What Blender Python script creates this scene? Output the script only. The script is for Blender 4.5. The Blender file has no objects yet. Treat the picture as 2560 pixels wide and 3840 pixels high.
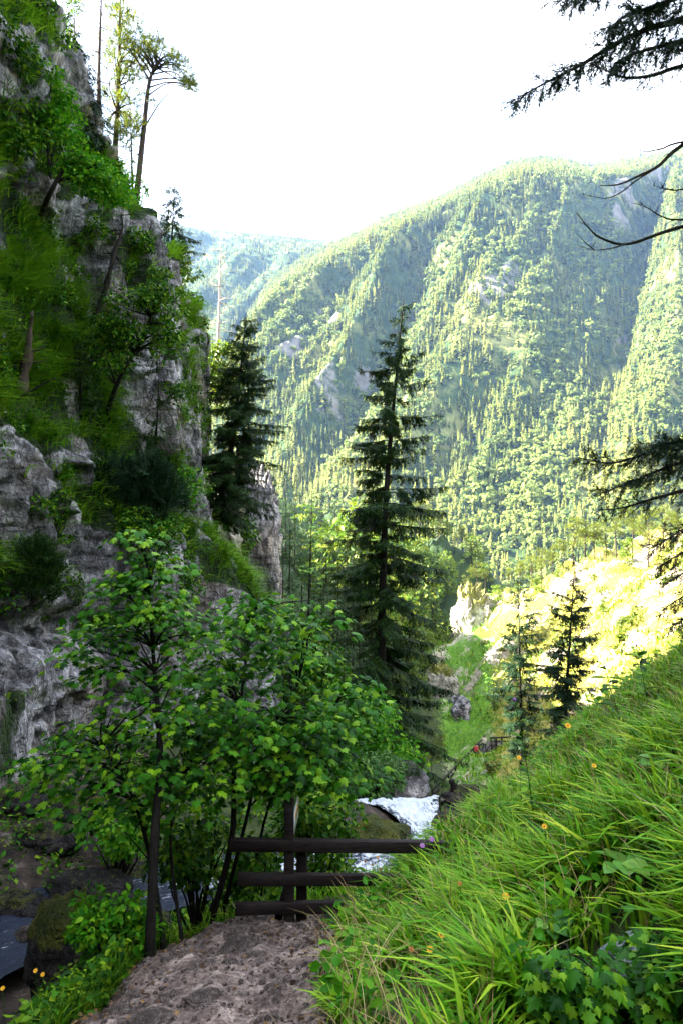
import bpy, math, random
import numpy as np
from mathutils import Vector, Matrix

random.seed(7)
rng = np.random.default_rng(7)
scene = bpy.context.scene
C = scene.collection

# ------------------------------------------------------------------ camera, sky, sun, exposure
# camera at the origin, level, looking along +Y. 24 mm lens on a 24 mm wide portrait frame:
# a photo pixel (px,py) at depth Y lies at X=(px-1280)/2560*Y, Z=(1920-py)/2560*Y
cam_data = bpy.data.cameras.new('camera')
cam_data.sensor_fit = 'HORIZONTAL'; cam_data.sensor_width = 24.0; cam_data.lens = 24.0
cam_data.clip_start = 0.1; cam_data.clip_end = 12000
cam = bpy.data.objects.new('camera', cam_data); C.objects.link(cam)
cam.rotation_euler = (math.radians(90), 0, 0)
scene.camera = cam

SUN_EL = math.radians(33)
SUN_H = Vector((-0.985, 0.06, 0)).normalized()          # horizontal direction towards the sun (left, a little ahead)
TO_SUN = Vector((SUN_H.x*math.cos(SUN_EL), SUN_H.y*math.cos(SUN_EL), math.sin(SUN_EL)))
world = bpy.data.worlds.new('World'); scene.world = world; world.use_nodes = True
wt = world.node_tree; wt.nodes.clear()
wo = wt.nodes.new('ShaderNodeOutputWorld'); wb = wt.nodes.new('ShaderNodeBackground')
sk = wt.nodes.new('ShaderNodeTexSky'); sk.sky_type = 'NISHITA'; sk.sun_disc = False
sk.sun_elevation = SUN_EL; sk.sun_rotation = math.atan2(SUN_H.x, SUN_H.y)
sk.altitude = 800; sk.air_density = 1.0; sk.dust_density = 1.2; sk.ozone_density = 1.0
# thin bright cloud spread over the blue
wc = wt.nodes.new('ShaderNodeTexCoord'); wn = wt.nodes.new('ShaderNodeTexNoise')
wn.inputs['Scale'].default_value = 2.2; wn.inputs['Detail'].default_value = 6; wn.inputs['Roughness'].default_value = 0.55
wm = wt.nodes.new('ShaderNodeMapping'); wm.inputs['Scale'].default_value = (1, 1, 2.2); wm.inputs['Location'].default_value = (0.3, 0.1, 0.4)
wr = wt.nodes.new('ShaderNodeValToRGB'); wr.color_ramp.elements[0].position = 0.36; wr.color_ramp.elements[1].position = 0.56
wx = wt.nodes.new('ShaderNodeMix'); wx.data_type = 'RGBA'
wt.links.new(wc.outputs['Generated'], wm.inputs['Vector']); wt.links.new(wm.outputs['Vector'], wn.inputs['Vector'])
wt.links.new(wn.outputs['Fac'], wr.inputs['Fac']); wt.links.new(wr.outputs['Color'], wx.inputs['Factor'])
wt.links.new(sk.outputs['Color'], wx.inputs['A']); wx.inputs['B'].default_value = (5.2, 5.4, 5.8, 1)
wt.links.new(wx.outputs['Result'], wb.inputs['Color']); wb.inputs['Strength'].default_value = 0.060
wt.links.new(wb.outputs['Background'], wo.inputs['Surface'])

sun_data = bpy.data.lights.new('sun', 'SUN'); sun_data.energy = 5.0; sun_data.angle = math.radians(0.5); sun_data.color = (1.0, 0.94, 0.82)
sun = bpy.data.objects.new('sun', sun_data); C.objects.link(sun)
sun.rotation_euler = (-TO_SUN).to_track_quat('-Z', 'Y').to_euler()

scene.view_settings.view_transform = 'Standard'; scene.view_settings.look = 'None'
scene.view_settings.gamma = 1.0; scene.view_settings.use_curve_mapping = False
scene.view_settings.exposure = 3.9
cy = scene.cycles
cy.use_denoising = True
cy.max_bounces = 6; cy.diffuse_bounces = 2; cy.glossy_bounces = 2; cy.transmission_bounces = 3; cy.transparent_max_bounces = 4; cy.volume_bounces = 0
cy.caustics_reflective = False; cy.caustics_refractive = False

# ------------------------------------------------------------------ helpers
def P(px, py, Y):
    return np.array(((px-1280)/2560*Y, Y, (1920-py)/2560*Y))
def lerp(a, b, t): return a+(b-a)*t
def smooth(a, b, x):
    t = np.clip((x-a)/(b-a), 0, 1); return t*t*(3-2*t)

_perm = np.random.default_rng(11).permutation(256); _perm = np.concatenate([_perm, _perm, _perm])
_grad = np.random.default_rng(12).normal(size=(256, 3)); _grad /= np.linalg.norm(_grad, axis=1)[:, None]
def perlin(p):
    p = np.asarray(p, float); i = np.floor(p).astype(int); f = p-i; i &= 255
    u = f*f*f*(f*(f*6-15)+10); out = 0
    for dx in (0, 1):
        wx_ = u[:, 0] if dx else 1-u[:, 0]
        for dy in (0, 1):
            wy_ = u[:, 1] if dy else 1-u[:, 1]
            for dz in (0, 1):
                wz_ = u[:, 2] if dz else 1-u[:, 2]
                h = _perm[_perm[_perm[(i[:, 0]+dx) & 255]+((i[:, 1]+dy) & 255)]+((i[:, 2]+dz) & 255)]
                g = _grad[h]
                out = out+wx_*wy_*wz_*(g[:, 0]*(f[:, 0]-dx)+g[:, 1]*(f[:, 1]-dy)+g[:, 2]*(f[:, 2]-dz))
    return out*1.5
def fbm(p, octv=4, gain=0.5, lac=2.03):
    a, s, out = 1.0, 1.0, 0
    for k in range(octv):
        out = out+a*perlin(np.asarray(p)*s+k*17.3); a *= gain; s *= lac
    return out
def ridged(p, octv=4, gain=0.5):
    a, s, out = 1.0, 1.0, 0
    for k in range(octv):
        out = out+a*(1-2*np.abs(perlin(np.asarray(p)*s+k*9.7))); a *= gain; s *= 2.07
    return out

def worley(p):
    """nearest jittered lattice point: distance and a random value of that cell"""
    p = np.asarray(p, float); i0 = np.floor(p).astype(int); best = np.full(len(p), 9.0); val = np.zeros(len(p))
    for dx in (-1, 0, 1):
        for dy in (-1, 0, 1):
            for dz in (-1, 0, 1):
                c = i0+np.array((dx, dy, dz)); q = c & 255; h = _perm[_perm[_perm[q[:, 0]]+q[:, 1]]+q[:, 2]]
                f = c+0.5+0.45*_grad[h]; d = np.sum((f-p)**2, 1); m = d < best; best = np.where(m, d, best); val = np.where(m, h/255.0, val)
    return np.sqrt(best), val
def in_poly(px, py, poly):
    px = np.asarray(px, float); py = np.asarray(py, float); r = np.zeros(px.shape, bool); n = len(poly)
    for k in range(n):
        x1, y1 = poly[k]; x2, y2 = poly[(k+1) % n]
        if y1 == y2: continue
        c = ((y1 > py) != (y2 > py)) & (px < (x2-x1)*(py-y1)/(y2-y1)+x1)
        r ^= c
    return r

class MB:
    """collects vertices and faces of one mesh"""
    def __init__(s): s.V = []; s.F = []; s.n = 0
    def add(s, V, F):
        V = np.asarray(V, float).reshape(-1, 3)
        for f in (F if isinstance(F, (list, tuple)) else [F]):
            f = np.asarray(f, int)
            if len(f): s.F.append(f+s.n)
        s.V.append(V); s.n += len(V)
        return s
    def get(s):
        return np.concatenate(s.V) if s.V else np.zeros((0, 3)), s.F

def make_mesh(name, V, F, smooth_=True, attrs=None):
    me = bpy.data.meshes.new(name)
    V = np.asarray(V, np.float32)
    if not isinstance(F, (list, tuple)): F = [F]
    me.vertices.add(len(V)); me.vertices.foreach_set('co', V.ravel())
    tot = np.concatenate([np.full(len(f), f.shape[1], np.int32) for f in F]) if F else np.zeros(0, np.int32)
    lv = np.concatenate([np.asarray(f, np.int32).ravel() for f in F]) if F else np.zeros(0, np.int32)
    me.loops.add(len(lv)); me.loops.foreach_set('vertex_index', lv)
    me.polygons.add(len(tot))
    st = np.zeros(len(tot), np.int32); st[1:] = np.cumsum(tot)[:-1]
    me.polygons.foreach_set('loop_start', st); me.polygons.foreach_set('loop_total', tot)
    if smooth_: me.polygons.foreach_set('use_smooth', np.ones(len(tot), bool))
    for k, a in (attrs or {}).items():
        at = me.attributes.new(k, 'FLOAT', 'POINT'); at.data.foreach_set('value', np.asarray(a, np.float32))
    me.update(calc_edges=True)
    return me

def mk(name, V, F, mat, parent=None, smooth_=True, attrs=None, local=False):
    V = np.asarray(V, float)
    if parent is not None and not local:
        q = parent; 
        while q is not None:
            V = V-np.array(q.location); q = q.parent
    me = make_mesh(name, V, F, smooth_, attrs)
    if mat: me.materials.append(mat)
    o = bpy.data.objects.new(name, me); C.objects.link(o)
    if parent is not None: o.parent = parent
    return o
def mkb(name, mb, mat, parent=None, **k):
    V, F = mb.get(); return mk(name, V, F, mat, parent, **k)
def tag(o, label=None, cat=None, group=None, kind=None):
    if label: o['label'] = label
    if cat: o['category'] = cat
    if group: o['group'] = group
    if kind: o['kind'] = kind
    return o
def thing(name, label, cat, loc=(0, 0, 0), group=None):
    o = bpy.data.objects.new(name, None); C.objects.link(o); o.location = Vector([float(v) for v in loc]); o.empty_display_size = 0.2
    return tag(o, label, cat, group)
def dup(root, loc, rz=0.0, sc=1.0, label=None, group=None):
    r = root.copy(); C.objects.link(r); r.location = Vector([float(v) for v in loc]); r.rotation_euler = (0, 0, rz); r.scale = (sc, sc, sc)
    if label: r['label'] = label
    if group: r['group'] = group
    for ch in list(root.children):
        c = ch.copy(); C.objects.link(c); c.parent = r
        for g in list(ch.children):
            d = g.copy(); C.objects.link(d); d.parent = c
    return r
ORD = ['first', 'second', 'third', 'fourth', 'fifth', 'sixth', 'seventh', 'eighth', 'ninth', 'tenth', 'eleventh', 'twelfth', 'thirteenth',
       'fourteenth', 'fifteenth', 'sixteenth', 'seventeenth', 'eighteenth', 'nineteenth', 'twentieth', 'twenty-first', 'twenty-second',
       'twenty-third', 'twenty-fourth', 'twenty-fifth', 'twenty-sixth', 'twenty-seventh', 'twenty-eighth', 'twenty-ninth', 'thirtieth',
       'thirty-first', 'thirty-second', 'thirty-third', 'thirty-fourth', 'thirty-fifth', 'thirty-sixth']

def norm(v):
    v = np.asarray(v, float); return v/np.maximum(np.linalg.norm(v, axis=-1, keepdims=True), 1e-9)
def frames(d, n):
    d = norm(d); s = norm(np.cross(d, n)); n2 = np.cross(s, d)
    return np.stack([s, d, n2], axis=2)                    # columns: side, forward, normal
def scatter(tV, tF, pos, R, sc):
    """copies of a small template as one vertex/face block"""
    N, k = len(pos), len(tV); sc = np.asarray(sc, float)
    if sc.ndim == 0: sc = np.full(N, sc)
    if sc.ndim == 1: L = tV[None]*sc[:, None, None]
    else: L = tV[None]*sc[:, None, :]
    V = np.einsum('nij,nkj->nki', R, L)+np.asarray(pos)[:, None, :]
    out = []
    for f in (tF if isinstance(tF, list) else [tF]):
        out.append((f[None]+np.arange(N)[:, None, None]*k).reshape(-1, f.shape[1]))
    return V.reshape(-1, 3), out
def tube(pts, rad, sides=6, cap=True):
    pts = np.asarray(pts, float); n = len(pts); rad = np.broadcast_to(np.asarray(rad, float), (n,))
    T = np.gradient(pts, axis=0); T = norm(T)
    ref = np.array((0.31, 0.83, 0.17)) if abs(T[0][2]) > 0.7 else np.array((0.05, 0.02, 1.0))
    S = norm(np.cross(T, ref)); U = np.cross(S, T)
    a = np.arange(sides)/sides*2*math.pi
    V = pts[:, None, :]+rad[:, None, None]*(np.cos(a)[None, :, None]*S[:, None, :]+np.sin(a)[None, :, None]*U[:, None, :])
    i, j = np.meshgrid(np.arange(n-1), np.arange(sides), indexing='ij'); j2 = (j+1) % sides
    F = np.stack([i*sides+j, i*sides+j2, (i+1)*sides+j2, (i+1)*sides+j], -1).reshape(-1, 4)
    Fs = [F]
    if cap: Fs.append(np.array([list(range(sides))[::-1], [(n-1)*sides+q for q in range(sides)]]))
    return V.reshape(-1, 3), Fs
def curve_pts(ctrl, n):
    """smooth (Catmull-Rom) resampling of control points"""
    c = np.asarray(ctrl, float); m = len(c); c2 = np.vstack([2*c[0]-c[1], c, 2*c[-1]-c[-2]])
    t = np.linspace(0, m-1-1e-6, n); i = t.astype(int); f = (t-i)[:, None]
    p0, p1, p2, p3 = c2[i], c2[i+1], c2[i+2], c2[i+3]
    return 0.5*((2*p1)+(-p0+p2)*f+(2*p0-5*p1+4*p2-p3)*f*f+(-p0+3*p1-3*p2+p3)*f**3)
def box(c, s, R=None):
    c = np.asarray(c, float); h = np.asarray(s, float)/2
    V = np.array([(x, y, z) for x in (-1, 1) for y in (-1, 1) for z in (-1, 1)], float)*h
    if R is not None: V = V@np.asarray(R).T
    F = np.array([(0, 1, 3, 2), (4, 6, 7, 5), (0, 4, 5, 1), (2, 3, 7, 6), (0, 2, 6, 4), (1, 5, 7, 3)])
    return V+c, F
def grid_faces(nr, nc):
    i, j = np.meshgrid(np.arange(nr-1), np.arange(nc-1), indexing='ij'); a = i*nc+j
    return np.stack([a, a+1, a+nc+1, a+nc], -1).reshape(-1, 4)
def ico(sub):
    import bmesh
    bm = bmesh.new(); bmesh.ops.create_icosphere(bm, subdivisions=sub, radius=1.0)
    V = np.array([v.co[:] for v in bm.verts]); F = np.array([[v.index for v in f.verts] for f in bm.faces]); bm.free()
    return V, F
ICO2, ICO3, ICO4, ICO5 = ico(2), ico(3), ico(4), ico(6)

# ------------------------------------------------------------------ materials
class NT:
    def __init__(s, name):
        s.m = bpy.data.materials.new(name); s.m.use_nodes = True; s.t = s.m.node_tree; s.t.nodes.clear()
        s.out = s.t.nodes.new('ShaderNodeOutputMaterial')
    def n(s, typ, inp=None, **props):
        nd = s.t.nodes.new('ShaderNode'+typ)
        for k, v in props.items(): setattr(nd, k, v)
        for k, v in (inp or {}).items():
            if hasattr(v, 'is_linked'): s.t.links.new(v, nd.inputs[k])
            else: nd.inputs[k].default_value = v
        return nd
    def ramp(s, fac, stops):
        nd = s.t.nodes.new('ShaderNodeValToRGB'); e = nd.color_ramp.elements
        while len(e) < len(stops): e.new(0.5)
        for q, (p, c) in zip(e, stops): q.position = p; q.color = tuple(c)+(1,) if len(c) == 3 else c
        s.t.links.new(fac, nd.inputs['Fac']); return nd.outputs['Color']
    def noise(s, scale, detail=4, rough=0.55, vec=None, dist=0.0):
        nd = s.n('TexNoise', {'Scale': scale, 'Detail': detail, 'Roughness': rough, 'Distortion': dist})
        if vec is not None: s.t.links.new(vec, nd.inputs['Vector'])
        return nd.outputs['Fac']
    def mix(s, f, a, b, blend='MIX'):
        nd = s.t.nodes.new('ShaderNodeMix'); nd.data_type = 'RGBA'; nd.blend_type = blend
        for k, v in (('Factor', f), ('A', a), ('B', b)):
            if hasattr(v, 'is_linked'): s.t.links.new(v, nd.inputs[k])
            elif k == 'Factor': nd.inputs[k].default_value = v
            else: nd.inputs[k].default_value = tuple(v)+(1,)
        return nd.outputs['Result']
    def math(s, op, a, b=0.0, clamp=False):
        nd = s.t.nodes.new('ShaderNodeMath'); nd.operation = op; nd.use_clamp = clamp
        for k, v in ((0, a), (1, b)):
            if hasattr(v, 'is_linked'): s.t.links.new(v, nd.inputs[k])
            else: nd.inputs[k].default_value = v
        return nd.outputs[0]
    def bump(s, h, strength=0.5, dist=0.1):
        return s.n('Bump', {'Height': h, 'Strength': strength, 'Distance': dist}).outputs['Normal']
    def done(s, shader):
        s.t.links.new(shader, s.out.inputs['Surface']); return s.m

def foliage(name, a, b, c, transl=0.3, rough=0.5, spec=0.25, patch=None, pscale=0.8):
    t = NT(name)
    g = t.n('NewGeometry'); oi = t.n('ObjectInfo')
    r = t.math('FRACT', t.math('ADD', g.outputs['Random Per Island'], oi.outputs['Random']))
    col = t.ramp(r, [(0.0, a), (0.6, b), (1.0, c)])
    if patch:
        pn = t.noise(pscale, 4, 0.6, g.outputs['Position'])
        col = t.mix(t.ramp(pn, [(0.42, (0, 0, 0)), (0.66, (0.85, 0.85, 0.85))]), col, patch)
    p = t.n('BsdfPrincipled', {'Base Color': col, 'Roughness': rough, 'Specular IOR Level': spec})
    tr = t.n('BsdfTranslucent', {'Color': col})
    m = t.n('MixShader', {0: transl, 1: p.outputs[0], 2: tr.outputs[0]})
    return t.done(m.outputs[0])

M = {}
M['maple'] = foliage('maple_leaf', (0.004, 0.035, 0.002), (0.035, 0.16, 0.004), (0.18, 0.34, 0.010), 0.3, 0.45, spec=0.12)  # wide leaf-to-leaf tones imitate bright lit leaves and dark gaps
M['maple_light'] = foliage('light_leaf', (0.012, 0.09, 0.003), (0.055, 0.22, 0.005), (0.17, 0.33, 0.012), 0.4, 0.5, spec=0.1)
M['shrub'] = foliage('shrub_leaf', (0.006, 0.035, 0.003), (0.035, 0.13, 0.004), (0.17, 0.27, 0.010), 0.3, 0.5, spec=0.1)
M['spruce'] = foliage('spruce_needle', (0.003, 0.014, 0.003), (0.010, 0.036, 0.004), (0.035, 0.075, 0.006), 0.15, 0.6, spec=0.15)
M['spruce_dark'] = foliage('dark_needle', (0.003, 0.014, 0.007), (0.008, 0.028, 0.008), (0.018, 0.045, 0.01), 0.1, 0.6, spec=0.15)
M['larch'] = foliage('larch_needle', (0.03, 0.09, 0.015), (0.05, 0.13, 0.02), (0.10, 0.18, 0.03), 0.3, 0.55)
M['pine'] = foliage('pine_needle', (0.04, 0.085, 0.01), (0.10, 0.135, 0.012), (0.22, 0.2, 0.015), 0.4, 0.5)  # needles yellowed to carry the look of sun on the crest trees
M['broad'] = foliage('beech_leaf', (0.04, 0.10, 0.008), (0.10, 0.165, 0.011), (0.21, 0.235, 0.018), 0.35, 0.5)
M['grass'] = foliage('bank_grass', (0.015, 0.09, 0.002), (0.10, 0.31, 0.005), (0.40, 0.50, 0.03), 0.34, 0.42, spec=0.12, patch=(0.15, 0.30, 0.008), pscale=0.9)  # blade tones spread from dark to bright to imitate lighting contrast
M['grass_cliff'] = foliage('ledge_grass', (0.015, 0.07, 0.003), (0.08, 0.25, 0.006), (0.30, 0.40, 0.03), 0.3, 0.5, spec=0.15, patch=(0.16, 0.33, 0.010), pscale=0.45)
M['grass_sunlit_dry'] = foliage('slope_grass', (0.06, 0.15, 0.008), (0.15, 0.23, 0.012), (0.36, 0.33, 0.03), 0.3, 0.6)  # dry grass, yellowed as well to paint the sunlit slope
M['litter'] = foliage('leaf_litter', (0.02, 0.012, 0.008), (0.07, 0.038, 0.018), (0.22, 0.13, 0.05), 0.1, 0.8, spec=0.1)
M['straw'] = foliage('straw', (0.16, 0.10, 0.04), (0.3, 0.22, 0.09), (0.45, 0.36, 0.18), 0.2, 0.6, spec=0.1)
M['moss'] = foliage('moss_tuft', (0.03, 0.07, 0.008), (0.08, 0.12, 0.012), (0.16, 0.17, 0.015), 0.2, 0.7)
M['yellow'] = foliage('yellow_petal', (0.75, 0.36, 0.01), (0.8, 0.42, 0.01), (0.85, 0.5, 0.02), 0.3, 0.5)
M['purple'] = foliage('purple_petal', (0.3, 0.12, 0.4), (0.36, 0.15, 0.45), (0.45, 0.25, 0.55), 0.3, 0.5)
M['whitepetal'] = foliage('white_petal', (0.6, 0.6, 0.5), (0.7, 0.7, 0.62), (0.75, 0.75, 0.7), 0.3, 0.5)
M['orange'] = foliage('withered_leaf', (0.28, 0.1, 0.02), (0.4, 0.16, 0.03), (0.5, 0.25, 0.05), 0.3, 0.6)
M['broadleaf'] = foliage('broad_leaf', (0.05, 0.17, 0.03), (0.09, 0.26, 0.04), (0.2, 0.38, 0.05), 0.35, 0.4)
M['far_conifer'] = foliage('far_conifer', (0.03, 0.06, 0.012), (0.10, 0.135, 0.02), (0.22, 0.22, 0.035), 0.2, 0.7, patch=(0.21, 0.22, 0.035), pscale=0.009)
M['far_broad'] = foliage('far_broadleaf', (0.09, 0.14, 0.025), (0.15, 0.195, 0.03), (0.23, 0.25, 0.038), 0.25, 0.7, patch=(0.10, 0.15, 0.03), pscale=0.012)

def bark(name, a, b, scale=14):
    t = NT(name); tc = t.n('TexCoord').outputs['Object']
    mp = t.n('Mapping', {'Vector': tc, 'Scale': (1, 1, 0.22)}).outputs[0]
    n1 = t.noise(scale, 6, 0.65, mp); col = t.ramp(n1, [(0.3, a), (0.7, b)])
    p = t.n('BsdfPrincipled', {'Base Color': col, 'Roughness': 0.95, 'Specular IOR Level': 0.08, 'Normal': t.bump(n1, 0.7, 0.03)})
    return t.done(p.outputs[0])
M['bark'] = bark('dark_bark', (0.008, 0.007, 0.006), (0.03, 0.025, 0.02))
M['bark_pine'] = bark('pine_bark', (0.025, 0.018, 0.015), (0.085, 0.06, 0.048))
M['bark_dead'] = bark('dead_wood', (0.16, 0.13, 0.11), (0.42, 0.38, 0.34))
M['bark_sap'] = bark('sapling_bark', (0.005, 0.005, 0.004), (0.022, 0.019, 0.016))

def timber(name, a, b):
    t = NT(name); tc = t.n('TexCoord').outputs['Object']
    mp = t.n('Mapping', {'Vector': tc, 'Scale': (0.8, 9, 9)}).outputs[0]
    n1 = t.noise(5, 6, 0.6, mp, 0.4); n2 = t.noise(2.2, 3, 0.5, tc)
    col = t.mix(t.math('MULTIPLY', n2, 0.6), t.ramp(n1, [(0.3, a), (0.72, b)]), tuple(v*0.45 for v in a))
    p = t.n('BsdfPrincipled', {'Base Color': col, 'Roughness': 0.7, 'Specular IOR Level': 0.2, 'Normal': t.bump(n1, 0.6, 0.01)})
    return t.done(p.outputs[0])
M['timber'] = timber('stained_timber', (0.003, 0.002, 0.002), (0.034, 0.021, 0.019))
M['timber_grey'] = timber('weathered_timber', (0.05, 0.042, 0.036), (0.16, 0.14, 0.12))
def plain(name, col, rough=0.6, spec=0.4):
    t = NT(name); tc = t.n('TexCoord').outputs['Object']; n1 = t.noise(6, 4, 0.6, tc)
    c = t.mix(n1, tuple(v*0.8 for v in col), tuple(min(v*1.15, 0.95) for v in col))
    return t.done(t.n('BsdfPrincipled', {'Base Color': c, 'Roughness': rough, 'Specular IOR Level': spec}).outputs[0])
M['sign_white'] = plain('sign_panel', (0.62, 0.62, 0.62), 0.4)
M['sign_yellow'] = plain('sign_label', (0.75, 0.4, 0.02), 0.4)
M['ink'] = plain('sign_ink', (0.02, 0.02, 0.02), 0.5)
M['skin'] = plain('skin', (0.5, 0.33, 0.25), 0.5); M['hair'] = plain('hair', (0.06, 0.035, 0.02), 0.6)
M['red'] = plain('red_jacket', (0.5, 0.04, 0.05), 0.8); M['blue'] = plain('blue_jacket', (0.05, 0.15, 0.4), 0.8)
M['cream'] = plain('cream_shirt', (0.62, 0.52, 0.4), 0.8); M['dark'] = plain('dark_trousers', (0.04, 0.045, 0.06), 0.9)

def rock_mat(name, dark, mid, light, warm, gcol_a, gcol_b, scale=1.0, sat=0.35):
    t = NT(name); tc = t.n('TexCoord').outputs['Object']
    mp = t.n('Mapping', {'Vector': tc, 'Scale': (scale, scale, scale*0.55)}).outputs[0]
    n1 = t.noise(0.55, 8, 0.62, mp, 0.3); n2 = t.noise(3.4, 9, 0.72, mp, 0.15); n3 = t.noise(0.23, 4, 0.5, tc)
    n4 = t.noise(11, 5, 0.7, mp)
    f = t.math('ADD', t.math('MULTIPLY', n1, 0.5), t.math('MULTIPLY', n2, 0.5))
    col = t.ramp(f, [(0.37, dark), (0.48, mid), (0.59, light)])
    col = t.mix(t.ramp(n3, [(0.5, (0, 0, 0)), (0.68, (sat, sat, sat))]), col, warm)
    st = t.n('Mapping', {'Vector': tc, 'Scale': (1.3*scale, 1.3*scale, 0.12*scale)}).outputs[0]
    streak = t.ramp(t.noise(1.6, 5, 0.6, st), [(0.54, (0, 0, 0)), (0.7, (0.7, 0.7, 0.7))])
    col = t.mix(streak, col, dark)
    vv = t.n('VectorMath', {0: mp, 1: t.n('TexNoise', {'Vector': mp, 'Scale': 2.5, 'Detail': 4.0}).outputs['Color']}, operation='ADD').outputs[0]
    crack = t.n('TexVoronoi', {'Vector': vv, 'Scale': 2.3, 'Randomness': 1.0}, feature='DISTANCE_TO_EDGE').outputs['Distance']
    facet = t.n('TexVoronoi', {'Vector': vv, 'Scale': 5.0, 'Randomness': 1.0}).outputs['Distance']
    col = t.mix(t.ramp(crack, [(0.0, (0.45, 0.45, 0.45)), (0.05, (0, 0, 0))]), col, tuple(v*0.4 for v in dark))
    sm = t.n('Mapping', {'Vector': tc, 'Scale': (0.3*scale, 0.3*scale, 2.6*scale), 'Rotation': (0.18, 0.05, 0)}).outputs[0]
    strata = t.noise(1.1, 6, 0.6, sm)
    col = t.mix(t.ramp(strata, [(0.36, (0.75, 0.75, 0.75)), (0.5, (0, 0, 0))]), col, dark)
    at = t.n('Attribute', attribute_name='grass').outputs['Fac']
    gcol = t.ramp(t.noise(2.0, 6, 0.7, tc), [(0.35, gcol_a), (0.65, gcol_b)])
    gm = t.ramp(t.math('ADD', at, t.math('MULTIPLY', t.math('SUBTRACT', n2, 0.5), 1.1)), [(0.42, (0, 0, 0)), (0.58, (1, 1, 1))])
    col = t.mix(gm, col, gcol)
    h = t.math('ADD', t.math('ADD', t.math('MULTIPLY', n2, 0.7), t.math('MULTIPLY', strata, 0.8)), t.math('ADD', t.math('MULTIPLY', n4, 0.25), t.math('ADD', t.math('MULTIPLY', t.math('MINIMUM', crack, 0.12), 2.2), t.math('MULTIPLY', facet, -0.35))))
    p = t.n('BsdfPrincipled', {'Base Color': col, 'Roughness': 0.85, 'Specular IOR Level': 0.25, 'Normal': t.bump(h, 1.0, 0.35)})
    return t.done(p.outputs[0])
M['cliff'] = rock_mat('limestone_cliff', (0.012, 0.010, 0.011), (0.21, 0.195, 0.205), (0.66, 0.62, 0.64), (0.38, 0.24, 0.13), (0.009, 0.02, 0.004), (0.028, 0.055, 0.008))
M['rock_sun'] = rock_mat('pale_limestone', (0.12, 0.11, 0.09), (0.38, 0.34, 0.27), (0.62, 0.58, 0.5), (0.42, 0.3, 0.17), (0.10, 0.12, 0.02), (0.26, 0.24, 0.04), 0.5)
M['boulder'] = rock_mat('wet_boulder', (0.005, 0.004, 0.005), (0.02, 0.017, 0.016), (0.07, 0.06, 0.06), (0.06, 0.035, 0.02), (0.04, 0.06, 0.006), (0.13, 0.13, 0.012), 2.2)
M['stone'] = rock_mat('path_stone', (0.07, 0.05, 0.042), (0.22, 0.165, 0.14), (0.42, 0.34, 0.3), (0.3, 0.22, 0.18), (0.1, 0.1, 0.05), (0.1, 0.1, 0.05), 6)
M['crag'] = rock_mat('mountain_crag', (0.16, 0.15, 0.15), (0.34, 0.32, 0.3), (0.5, 0.48, 0.45), (0.4, 0.33, 0.25), (0.06, 0.09, 0.02), (0.14, 0.16, 0.03), 0.05)

def ground_mat():
    t = NT('ground_cover'); tc = t.n('TexCoord').outputs['Object']
    n1 = t.noise(0.35, 8, 0.6, tc, 0.5); n2 = t.noise(3.0, 8, 0.68, tc); n3 = t.noise(22, 6, 0.7, tc); n5 = t.noise(0.09, 6, 0.6, tc, 0.3)
    soil = t.ramp(n2, [(0.35, (0.016, 0.022, 0.007)), (0.65, (0.045, 0.065, 0.013))])
    path = t.ramp(t.math('ADD', t.math('MULTIPLY', n2, 0.55), t.math('MULTIPLY', n3, 0.45)), [(0.38, (0.018, 0.011, 0.009)), (0.5, (0.14, 0.10, 0.085)), (0.63, (0.42, 0.33, 0.28))])
    path = t.mix(t.ramp(n1, [(0.45, (0, 0, 0)), (0.6, (0.6, 0.6, 0.6))]), path, (0.075, 0.05, 0.042))
    wet = t.ramp(n2, [(0.36, (0.006, 0.005, 0.004)), (0.55, (0.04, 0.028, 0.02)), (0.68, (0.16, 0.125, 0.105))])
    slope = t.ramp(n2, [(0.3, (0.015, 0.05, 0.004)), (0.5, (0.06, 0.15, 0.007)), (0.7, (0.16, 0.24, 0.015))])
    rock = t.ramp(n2, [(0.35, (0.10, 0.08, 0.06)), (0.6, (0.40, 0.34, 0.25))])
    dk = t.ramp(n2, [(0.35, (0.006, 0.016, 0.005)), (0.65, (0.028, 0.055, 0.010))])  # forest floor, darkened further to paint the ravine's deep shade
    A = lambda k: t.n('Attribute', attribute_name=k).outputs['Fac']
    jit = t.math('MULTIPLY', t.math('SUBTRACT', n2, 0.5), 0.9)
    S = lambda k: t.ramp(t.math('ADD', A(k), jit), [(0.4, (0, 0, 0)), (0.6, (1, 1, 1))])
    rk = t.ramp(t.math('ADD', t.math('MULTIPLY', n5, 0.6), t.math('MULTIPLY', n1, 0.4)), [(0.51, (0, 0, 0)), (0.57, (1, 1, 1))])
    sunlit_dryc = t.ramp(n2, [(0.3, (0.07, 0.085, 0.008)), (0.5, (0.17, 0.155, 0.02)), (0.7, (0.32, 0.26, 0.05))])  # parched ground whose gold also paints the sunlit part of the slope
    sl = t.mix(rk, t.mix(S('dry'), slope, sunlit_dryc), rock)
    col = t.mix(S('slope'), soil, sl)
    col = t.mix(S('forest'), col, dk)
    col = t.mix(S('wet'), col, wet)
    col = t.mix(S('path'), col, path)
    h = t.math('ADD', t.math('MULTIPLY', n2, 0.8), t.math('MULTIPLY', n3, 0.3))
    p = t.n('BsdfPrincipled', {'Base Color': col, 'Roughness': 0.88, 'Specular IOR Level': 0.25, 'Normal': t.bump(h, 0.9, 0.09)})
    return t.done(p.outputs[0])
M['ground'] = ground_mat()

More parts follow.
